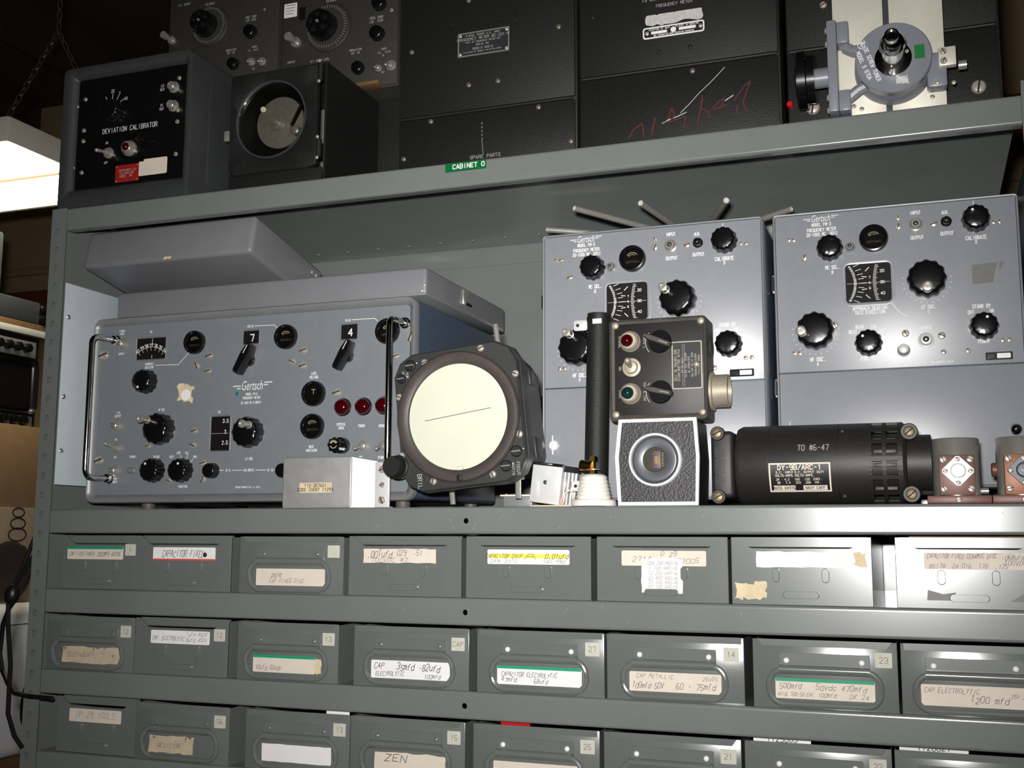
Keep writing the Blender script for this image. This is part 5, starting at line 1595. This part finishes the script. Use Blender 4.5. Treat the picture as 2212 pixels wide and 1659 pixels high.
# ================================================================== top shelf
ZT = 406.6
dv = thing('deviation_calibrator', 'charcoal cabinet lettered deviation calibrator with black panel at the end of the top shelf', 'instrument', (115, 90, ZT))
MB().ringprism(rrect(8, 222, ZT, 610, 9, 5), rrect(30, 209, 436, 593, 3, 5), (0, 22, 0), FRONT, [(0, -148), (0, 12), (.08, 16), (.45, 17), (.8, 14), (1, 8), (1, -4)]).build('cabinet', 'devcase', dv, ang=50)
MB().box(12, 218, 166, 171, ZT + 2, 607).build('rear_cover', 'devcase', dv)
MB().box(28, 211, 14, 18, 434, 595).build('front_panel', 'devpanel', dv)
MB().box(222, 223.4, 45, 155, ZT + 26, 588, .4).build('side_panel', 'devcase', dv)
panel(dv, PANEL_DEVIATION, 14, sw=.12, asp=.5)

wb_ = thing('round_window_cabinet', 'small black cabinet with a round glass window in its hinged door', 'instrument', (320, 136, ZT))
for bx in ((246, 249, 62, 210, ZT, 588), (390, 393, 62, 210, ZT, 588), (249, 390, 62, 210, ZT, ZT + 3), (249, 390, 62, 210, 585, 588), (249, 390, 207, 210, ZT + 3, 585)):
    MB().box(*bx).build('cabinet_wall', 'wrinkle', wb_)
N_SEG = 48
def rect_at(x0, x1, z0, z1, cx, cz):
    pts = []
    for i in range(N_SEG):
        a = 2 * PI * i / N_SEG
        dx, dz = math.cos(a), math.sin(a)
        s = min(((x1 - cx) if dx > 0 else (cx - x0)) / abs(dx) if abs(dx) > 1e-6 else 1e9, ((z1 - cz) if dz > 0 else (cz - z0)) / abs(dz) if abs(dz) > 1e-6 else 1e9)
        pts.append((cx + dx * s, cz + dz * s))
    return pts
DCX, DCZ, DR = 314.0, 516.0, 53.0
circ = [(DCX + DR * math.cos(2 * PI * i / N_SEG), DCZ + DR * math.sin(2 * PI * i / N_SEG)) for i in range(N_SEG)]
MB().box(250, 389, 200, 206, ZT + 4, 584).build('pale_haze_back', 'rod', wb_)  # pale plate added to lighten the interior, standing in for haze on the glass
door = MB().ringprism(rect_at(250, 383, 444, 584, DCX, DCZ), circ, (0, 62, 0), FRONT, [(0, 0), (0, 7), (.06, 8.5), (.9, 8.5), (1, 7), (1, 0)]).build('door', 'wrinkle', wb_, ang=40)
MB().box(249, 390, 58, 62, ZT, 444, .8).build('lower_front', 'wrinkle', wb_)
MB().lathe([(DR - .5, 4), (DR - .5, 5.5)], (DCX, 62, DCZ), FRONT, N_SEG).build('window_pane', 'glass', door)
MB().lathe([(DR + .8, 6.5), (DR + .8, 9.2), (DR - 1.4, 9.2), (DR - 1.4, 6.5)], (DCX, 62, DCZ), FRONT, N_SEG, cap0=False, cap1=False).build('window_bezel', 'darkgrey', door)
for z in (572, 468):
    MB().cyl((387, 55, z - 12), (387, 55, z + 12), 4, 12).build('hinge', 'wrinkle', door)
    rivet(door, 387, 51, z + 14, 2.4)
    rivet(door, 387, 51, z - 14, 2.4)
MB().box(242, 250, 53, 60, 494, 508, 1).build('catch', 'nickel', door)
rot = MB().lathe([(37, 0), (37, 3), (10, 5)], (287.5, 122, DCZ + 22), FRONT, 40).build('rotor_disc', 'rod', wb_)
MB().lathe([(9, 0), (9, 6), (11, 7), (11, 10), (6, 11), (6, 20)], (287.5, 120, DCZ + 20), FRONT, 24).build('hub', 'nickel', rot)
MB().cyl((327, 84, 517), (347, 80, 547), 2.2, 10).build('reflection_streak_bar', 'chrome', wb_)  # chrome bar added to give the white reflection streak in the window
MB().cyl((264, 118, 560), (272, 100, 552), 4, 10).build('contact_post', 'nickel', wb_)
MB().lathe([(7, 0), (7, 12), (4, 14)], (DCX + 4, 118, DCZ + 4), FRONT, 16).build('contact_post', 'nickel', wb_)

for x0_, x1_, tab, label in ((46, 243, PANEL_GENERATOR_A, 'charcoal signal generator panel behind the deviation calibrator'), (248, 438, PANEL_GENERATOR_B, 'charcoal signal generator with a white sticker behind the round window cabinet')):
    cs = thing('equipment_case', 'black wrinkle-painted case under the ' + ('stickered' if x0_ > 100 else 'plainer') + ' signal generator', 'case', ((x0_ + x1_) / 2, 265, ZT))
    MB().box(x0_, x1_, 224, 372, ZT, 596.5, 2).build('case_body', 'wrinkle', cs)
    MB().box(x0_ + 4, x1_ - 4, 222.6, 226, ZT + 4, 592, .6).build('case_front', 'wrinkle', cs)
    g = thing('signal_generator', label, 'instrument', ((x0_ + x1_) / 2, 265, 597))
    MB().box(x0_, x1_, 183, 372, 597, 800, 2).build('case_body', 'genpanel', g)
    MB().box(x0_ + 1, x1_ - 1, 180, 184, 599, 799, .8).build('front_panel', 'genpanel', g)
    panel(g, tab, 180, ink='inkgrey')
solo(MB().box(378, 414, 178, 200, 597.1, 602, .6).add([], []), 'wood_strip', 'wood', 'short orange wood strip lying against the stickered signal generator', 'wood', (396, 186, 597.1)).location.y -= .012

def transit_case(x0, x1, z1, seam, label, rivets_):
    t = thing('transit_case', label, 'case', ((x0 + x1) / 2, 200, ZT))
    MB().box(x0, x1, 62, 330, ZT, z1, 2).build('case_body', 'wrinkle_case', t)
    up = MB().box(x0 + 1.5, x1 - 2.5, 58.6, 63, seam + 2.2, z1 - 2, 1).build('upper_panel', 'wrinkle_case', t)
    lo = MB().box(x0 + 1.5, x1 - 2.5, 59.2, 63, ZT + 1, seam - 2.2, 1).build('lower_panel', 'wrinkle_case', t)
    MB().cyl((x0 + 4, 59.5, seam), (x1 - 5, 59.5, seam), 2.2, 10).build('hinge_bead', 'wrinkle_case', t)
    for x, z, big in rivets_:
        rivet(up if z > seam else lo, x, 58.6, z, 3.4 if big else 2.6, FRONT, 'dull_rivet' if big else 'wrinkle_case')
    return t, up, lo
t, up, lo = transit_case(499, 736.5, 700, 492, 'dark wrinkle-finish transit case with a small metal name plate and hinged lower panel',
    [(517, 581, 1), (596, 526, 1), (635, 526, 1), (545, 485, 1), (688, 485, 1), (595, 638, 1), (714, 584, 1), (508, 440, 1), (729, 437, 1)])
npx = MB().ringprism(rrect(581, 650, 563.5, 595, 1, 3), rrect(582.6, 648.4, 565, 593.4, .6, 3), (0, 58.6, 0), FRONT, [(0, 0), (0, .8), (1, .8), (1, 0)]).build('plate_rim', 'nickel', up)
npf = plate(up, 'name_plate', 582, 649, 564.5, 594, 58.6, .5, 'plate_dark', .5)
for x in (584.5, 646.5):
    for z in (567, 591.5):
        rivet(npx, x, 57.8, z, 2.2)
tb = MB()
for s, z, h in (('SIGNAL CORPS U.S. ARMY', 590.5, 2.4), ('FREQUENCY METER BC-221-M', 586, 3.3), ('PART OF FREQUENCY METER SET', 581.5, 2.0), ('SERIAL NO.', 577.5, 2.2), ('BENDIX RADIO', 572.5, 2.6), ('DIVISION OF BENDIX AVIATION CORP.', 568.5, 1.8)):
    text(tb, s, 615, z, h, 58.1, stroke=.15, aspect=.62)
flat(tb, 'plate_lettering', 'inkgrey', npf)
MB().ringprism(rrect(570, 660, 601, 611, 4, 4), rrect(572, 658, 603, 609, 3, 4), (0, 58.6, 0), FRONT, [(0, 0), (.3, .9), (.7, .9), (1, 0)]).build('handle_recess', 'wrinkle_case', up)
tb = MB()
text(tb, 'SPARE PARTS', 618.5, 431.5, 4.2, 59.2, stroke=.13, aspect=.62)
for i in range(5):
    tb.stroke([(614 + i * .1, 475 - i * 5), (614 + i * .1, 473 - i * 5)], (0, 59.2, 0), U3, V3, .9, N3, .2)
tb.stroke([(614, 452), (616, 434)], (0, 59.2, 0), U3, V3, .6, N3, .2)
flat(tb, 'lettering', 'inkgrey', lo)

t, up, lo = transit_case(739.5, 977, 680, 512, 'dark wrinkle-finish transit case scrawled in red crayon with black and white name plates',
    [(757, 589, 0), (838, 533, 0), (875, 534, 0), (877, 504, 1)])
np1 = plate(up, 'name_plate', 822, 891, 580, 622, 58.6, .6, 'box_face', 1)
MB().prism(ragged(823, 889, 567, 580, 2.0, 26, 17), (0, 58.6, 0), FRONT, 0, .2).build('paint_smear', 'white_scratch', up)
rm = MB().ringprism(rrect(819, 892, 550.5, 564.5, 3, 4), rrect(820.6, 890.4, 552.1, 562.9, 2, 4), (0, 58.6, 0), FRONT, [(0, 0), (0, .9), (1, .9), (1, 0)]).build('inspection_plate_rim', 'paper_white', up)
npp = plate(up, 'inspection_plate', 820, 891, 551.5, 563.5, 58.6, .6, 'box_face', 2)
for x in (824, 887.5):
    rivet(npp, x, 58, 557.5, 2.6)
MB().lathe([(3.4, 0), (3.4, .3)], (855.5, 58, 558), FRONT, 18).build('stamp_dot', 'paper_white', npp)
plate(npp, 'date_strip', 829, 848, 555.6, 559, 58, .2, 'paper_white', .4)
plate(npp, 'date_strip', 862, 882, 556.2, 559.6, 58, .2, 'paper_white', .4)
tb = MB()
text(tb, 'ACCEPTED BY NAVY', 839, 561.2, 1.9, 58, stroke=.17, aspect=.6)
text(tb, 'PLACED IN SERVICE', 872, 561.4, 1.9, 58, stroke=.17, aspect=.6)
text(tb, 'SEE INSTRUCTION BOOK REGARDING GUARANTEE', 856, 553.6, 1.7, 58, stroke=.17, aspect=.5)
flat(tb, 'plate_lettering', 'ink', npp)
tb = MB()
text(tb, 'TS-69A/AP  10277  U.S.N.', 857, 600, 4.6, 58, stroke=.16, aspect=.5)
text(tb, 'FREQUENCY METER', 857, 590, 3.4, 58, stroke=.16, aspect=.6)
flat(tb, 'plate_lettering', 'inkgrey', np1)
tb = MB()
def crayon(pts):
    tb.stroke(pts, (0, 59.2, 0), U3, V3, 1.5, N3, .25)
crayon([(800, 432), (806, 442), (816, 448), (818, 438), (818, 432)])
crayon([(828, 438), (832, 452), (828, 434)])
crayon([(846, 446), (852, 462), (855, 452), (848, 446), (868, 450), (866, 436)])
crayon([(882, 440), (888, 472), (886, 458), (894, 452), (896, 446)])
crayon([(900, 456), (906, 462), (912, 466), (910, 456), (900, 454), (916, 458)])
crayon([(924, 462), (936, 478), (943, 482), (938, 470), (934, 458), (938, 448)])
crayon([(928, 456), (926, 446)])
flat(tb, 'crayon_scrawl', 'red_chalk', lo)
tb = MB()
tb.stroke([(862, 455), (872, 464), (884, 476), (896, 486), (908, 497), (914, 503)], (0, 59.2, 0), U3, V3, .7, N3, .3)
tb.stroke([(846, 448), (858, 451), (869, 455)], (0, 59.2, 0), U3, V3, .9, N3, .3)
tb.stroke([(840, 445), (850, 449)], (0, 59.2, 0), U3, V3, .7, N3, .3)
tb.stroke([(914, 463), (923, 468)], (0, 59.2, 0), U3, V3, 1.1, N3, .3)
flat(tb, 'scratches', 'white_scratch', lo)

t, up, lo = transit_case(983.5, 1206, 660, 510, 'dark wrinkle-finish case with large slotted screws standing behind the slide tuner', [])
for x, z in ((1011, 441), (1182, 442)):
    screw(lo, x, 59.2, z, 7.5, FRONT, 1.4)
for x, z in ((1026, 560), (1190, 548)):
    screw(up, x, 58.6, z, 4.0, FRONT, .5, 'dusty_metal')
MB().lathe([(3.4, 0), (3.4, 9), (2.6, 10)], (986.5, 58.6, 446), (0, -1, 0), 12).build('red_cap', 'red_knob', lo)

# ---- slide screw tuner
sl = thing('slide_screw_tuner', 'grey slide screw tuner with chrome micrometer spindle on a silver waveguide plate', 'instrument', (1093, 30, ZT))
MB().box(1037, 1089, 26, 38, ZT, 640, .6).build('slide_plate', 'tuner_plate', sl)
MB().box(1095, 1149, 26, 38, ZT, 640, .6).build('slide_plate', 'tuner_plate', sl)
MB().box(1088, 1096, 32, 38, ZT, 640).build('slot_floor', 'darkgrey', sl)
MB().lathe([(40, -26), (39, -10), (37, -6)], (1098, 0, 461), FRONT, 48).build('column', 'casting', sl)
ds = MB().lathe([(36, -8), (38, -6), (38, 4), (37, 5.2)], (1098, 0, 461), FRONT, 56).build('dial_disc', 'casting', sl)
sp = MB().lathe([(19, 4), (19, 6), (18.4, 7.5), (11.5, 8), (11, 10), (11, 40), (13, 42), (13.2, 46), (9, 56), (7, 58), (7, 66), (5.4, 67), (5.2, 64)], (1098, 0, 459), FRONT, 36).build('micrometer_spindle', 'chrome', sl, ang=30)
for q in (0.4, 2.4, 4.5):
    screw(sp, 1098 + 15 * math.cos(q), -7.5, 459 + 15 * math.sin(q), 2.2)
tb = MB()
text(tb, 'SLIDE SCREW TUNER', 1076, 460, 4.0, -5.2, stroke=.15, aspect=.5, rot=-1.25)
text(tb, 'MODEL S 870A', 1069, 456, 4.0, -5.2, stroke=.15, aspect=.5, rot=-1.22)
tb.stroke([(3.4 * math.cos(q), 3.4 * math.sin(q)) for q in [2 * PI * i / 12 for i in range(13)]], (1067, -5.2, 478), U3, V3, .6, N3, .25)
tb.stroke([(-1.5, -2), (0, 2), (1.5, -2)], (1067, -5.2, 478), U3, V3, .6, N3, .25)
flat(tb, 'lettering', 'ink', ds)
plate(ds, 'green_sticker', 1119, 1129, 456, 471, -5.2, .2, 'green_sticker', .8)
MB().prism(ragged(1100, 1112, 431, 440, 1.2, 16, 5), (0, -5.2, 0), FRONT, 0, .15).build('worn_patch', 'white_scratch', ds)
MB().box(1032, 1042, -2, 22, 412, 513, 1.2).build('rail_bracket', 'casting', sl)
MB().box(1042, 1054, 2, 24, 488, 512, 1.5).build('bracket_block', 'casting', sl)
MB().box(1042, 1054, 2, 24, 413, 436, 1.5).build('bracket_block', 'casting', sl)
MB().tube([(1050, 12, 486), (1058, 10, 480), (1070, 8, 479)], 6, 10).build('bracket_arm', 'casting', sl)
MB().tube([(1050, 12, 428), (1062, 10, 436), (1072, 8, 440)], 6, 10).build('bracket_arm', 'casting', sl)
kn = MB().lathe([(10, -1012), (10, -1032)], (0, 18, 458), (1, 0, 0), 20)
kn = MB().cyl((1014, 18, 458), (1033, 18, 458), 11, 20).build('knob_shaft', 'casting', sl)
MB().lathe([(26, 0), (26, 8), (31, 9), (31, 18), (29, 19.5), (10, 20)], (1018, 18, 458), (-1, 0, 0), 48, .0).build('drive_knob', 'bakelite', sl)
for z in (505, 490, 430, 416):
    rivet(sl, 1032, 6, z, 4.0, (-1, 0, 0), 'screw', 'bracket_screw')
rb = MB().box(1142, 1159, 2, 12, 448, 468, 1).build('clamp_block', 'tuner_plate', sl)
for z in (463, 453):
    screw(rb, 1147, 2, z, 3.4)
MB().box(1130, 1150, 6, 24, 428, 466, 3).build('clamp_arm', 'casting', sl)
rivet(sl, 1140, 6, 432, 2.4)
rivet(sl, 1156, 14, 433, 2.4)
MB().lathe([(5, 0), (5, 8)], (1161, 12, 450), (1, 0, 0), 14).build('clamp_stud', 'nickel', sl)
for x, z in ((1135, 425), (1056, 425), (1064, 421)):
    screw(sl, x, 26, z, 2.4)

# ================================================================== background at the left
fx = thing('fluorescent_fixture', 'white fluorescent ceiling fixture hanging on chains, lit', 'ceiling light', (-1000, 476, 656))
FXL = -1620
MB().box(FXL, -400, 320, 632, 664, 712, 4).build('housing', 'fixture', fx)
MB().box(FXL + 6, -404, 326, 474, 656, 665, 2).build('lamp_lens', 'tube_light', fx)
MB().box(FXL + 6, -404, 486, 628, 656, 665, 2).build('lamp_lens', 'tube_light', fx)
MB().box(FXL + 6, -404, 474, 486, 655, 665, 1).build('lens_divider', 'lens_frame', fx)
MB().box(FXL, -398, 628, 638, 650, 712, 1).build('side_rail', 'fixture', fx)
def chain(p0, p1, n):
    mb = MB()
    p0, p1 = Vector(p0), Vector(p1)
    d = (p1 - p0) / n
    u = d.normalized()
    s1 = u.cross(Vector((0, 1, 0.2))).normalized()
    s2 = u.cross(s1).normalized()
    for i in range(n):
        c = p0 + d * (i + .5)
        s = s1 if i % 2 else s2
        L = d.length * .62
        mb.tube([c + u * (L * math.cos(a)) + s * (5 * math.sin(a)) for a in [2 * PI * k / 8 for k in range(8)]], 1.3, 5, True)
    return mb
chain((-402, 322, 712), (-402, 430, 918), 13).build('chain', 'chain', fx)
chain((-402, 630, 712), (-402, 430, 918), 15).build('chain', 'chain', fx)
chain((-402, 430, 918), (-402, 430, ZC), 20).build('chain', 'chain', fx)
chain((FXL + 4, 430, 712), (FXL + 4, 430, ZC), 26).build('chain', 'chain', fx)

XB = -650
bench = thing('workbench', 'orange-brown wooden workbench with an upper shelf left of the steel shelving', 'workbench', (-900, 400, ZF))
MB().box(-1250, -560, -200, 760, -500, -455, 3).build('bench_top', 'wood', bench)
MB().box(-1200, XB, -200, 740, 396, 412, 2).build('upper_shelf', 'wood', bench)
MB().box(XB, XB + 6, -200, 735, 384, 398, 1).build('edge_strip', 'alum_bright', bench)
for x, y in ((-1190, 700), (-1190, -160)):
    MB().box(x, x + 60, y, y + 40, -455, 396, 2).build('upright', 'wood', bench)
for x, y in ((-1200, 690), (-640, 690), (-1200, -180), (-640, -180)):
    MB().box(x, x + 70, y, y + 60, ZF, -500, 2).build('leg', 'wood', bench)
MB().box(-1150, -1130, -200, 740, -455, 396, 1).build('back_board', 'wood', bench)
g2 = thing('equipment_cabinet', 'dark grey metal cabinet standing on the flat grey chassis on the bench shelf', 'cabinet', (-850, 430, 460))
MB().box(-1050, XB - 10, 300, 590, 459.5, 590, 6, 2).build('cabinet_body', 'darkgrey', g2)
MB().box(XB - 10, XB - 8, 312, 578, 470, 580, 1).build('cabinet_front', 'darkgrey', g2)
g3 = thing('flat_chassis', 'flat grey chassis with two terminals lying on the bench shelf', 'chassis', (-850, 450, 412))
MB().box(-1050, XB, 260, 690, 412.2, 459, 3, 2).build('chassis_body', 'darkgrey', g3)
for z in (424, 446):
    MB().lathe([(9, 0), (9, 10), (6, 12)], (XB - 4, 700, z), (1, 0, 0), 16).build('terminal', 'bakelite', g3)
    MB().box(XB - 20, XB - 2, 689, 712, z - 10, z + 10, 2).build('terminal_block', 'black', g3)
tv = thing('crt_monitor', 'monitor with a dark curved screen between two rows of knobs on the bench', 'monitor', (-850, 500, 190))
MB().box(-1080, XB - 6, 300, 702, 190, 384, 5, 2).build('monitor_body', 'black', tv)
MB().box(XB - 8, XB, 300, 686, 338, 372, 1).build('control_strip', 'frame', tv)
MB().box(XB - 8, XB, 300, 686, 192, 214, 1).build('control_strip', 'frame', tv)
for y in (586, 612, 638, 664):
    MB().lathe([(10, 0), (9, 12), (6, 14)], (XB, y - 8, 356), (1, 0, 0), 18).build('knob', 'bakelite', tv)
    MB().lathe([(10, 0), (9, 12), (6, 14)], (XB, y - 8, 203), (1, 0, 0), 18).build('knob', 'bakelite', tv)
MB().box(XB - 10, XB - 2, 320, 690, 218, 334, 18, 4).build('screen', 'crt_dark', tv)
ct = thing('cardboard_carton', 'brown cardboard carton with printed marks standing on the bench', 'carton', (-640, 560, -455))
MB().box(-760, -610, 420, 712, 20, 188, 1.5).build('carton_flap_side', 'carton', ct)
MB().box(-760, -606, 420, 714, -455, 22, 1.5).build('carton_body', 'carton_pale', ct)
tb = MB()
U5, V5, N5 = frame((1, 0, 0))
for i in range(3):
    tb.stroke([((16 + i * 4) * math.cos(q), (9 + i * 2) * math.sin(q)) for q in [2 * PI * k / 14 for k in range(15)]], (-606, 618, 12 - i * 22), U5, V5, 3.2, N5, .3)
for i in range(2):
    tb.stroke([(9 * math.cos(q) + i * 24, 11 * math.sin(q)) for q in [2 * PI * k / 12 for k in range(13)]], (-606, 612, -66), U5, V5, 3.0, N5, .3)
flat(tb, 'printed_mark', 'blackink', ct)
wp = thing('plastic_appliance', 'white rounded plastic appliance with dark oval vents in front of the carton', 'appliance', (-560, 560, -455))
MB().box(-600, -545, 400, 704, -455, -165, 24, 5).build('shell', 'white_plastic', wp)
for y, z, w in ((612, -350, 24), (676, -270, 16), (668, -390, 16)):
    MB().prism([(w * math.cos(q), 52 * math.sin(q) + 14 * math.cos(q)) for q in [2 * PI * k / 20 for k in range(20)]], (-545.5, y, z), (1, 0, 0), 0, 1.2).build('vent', 'black', wp)
MB().box(-545.6, -544.6, 420, 690, -205, -203).build('seam', 'darkgrey', wp)
lampd = MB().lathe([(4, 0), (58, 8), (60, 14), (52, 16), (10, 6)], (-603, 584, -104), (1, 0, 0), 28)
solo(lampd, 'speaker_disc', 'brown_ring', 'grey-brown round disc leaning on the carton above the white appliance', 'disc', (-603, 584, -164))
cab = MB()
cab.tube([(-300, 420, 62), (-200, 300, 58), (-80, 120, 40), (-20, 60, 30), (0, 40, 10), (4, 30, -30), (-14, 20, -80), (-40, 22, -120), (-60, 40, -160), (-70, 50, -220), (-60, 44, -262), (-30, 24, -280), (-4, 4, -132), (6, -6, -128), (26, -6, -127), (60, -5, -129)][:6], 3.2, 8)
cab.tube([(4, 36, 6), (2, 24, -40), (-18, 14, -84), (-34, 14, -104), (-30, 14, -120), (-40, 16, -130), (-52, 20, -150), (-60, 26, -190), (-54, 26, -212), (-30, 12, -226), (0, -8, -234), (24, -8, -237), (60, -6, -238)], 3.0, 8)
cab.tube([(-2, 34, 10), (-10, 24, -34), (-26, 14, -90), (-38, 12, -118), (-34, 10, -150), (-22, 6, -200), (-8, -8, -260), (6, -10, -286), (20, -10, -300)], 3.0, 8)
cab.tube([(-320, 420, 50), (-220, 300, 36), (-90, 110, 12), (-30, 50, 4), (-4, 36, 8)], 3.0, 8)
cab.lathe([(6, 0), (9, 4), (10, 12), (8, 20), (4, 24)], (-36, 14, -122), (0.2, 0, 1), 12)
solo(cab, 'power_cord', 'cable', 'black tangled power cord knotted around the left shelf post', 'cord', (-20, 20, -120))
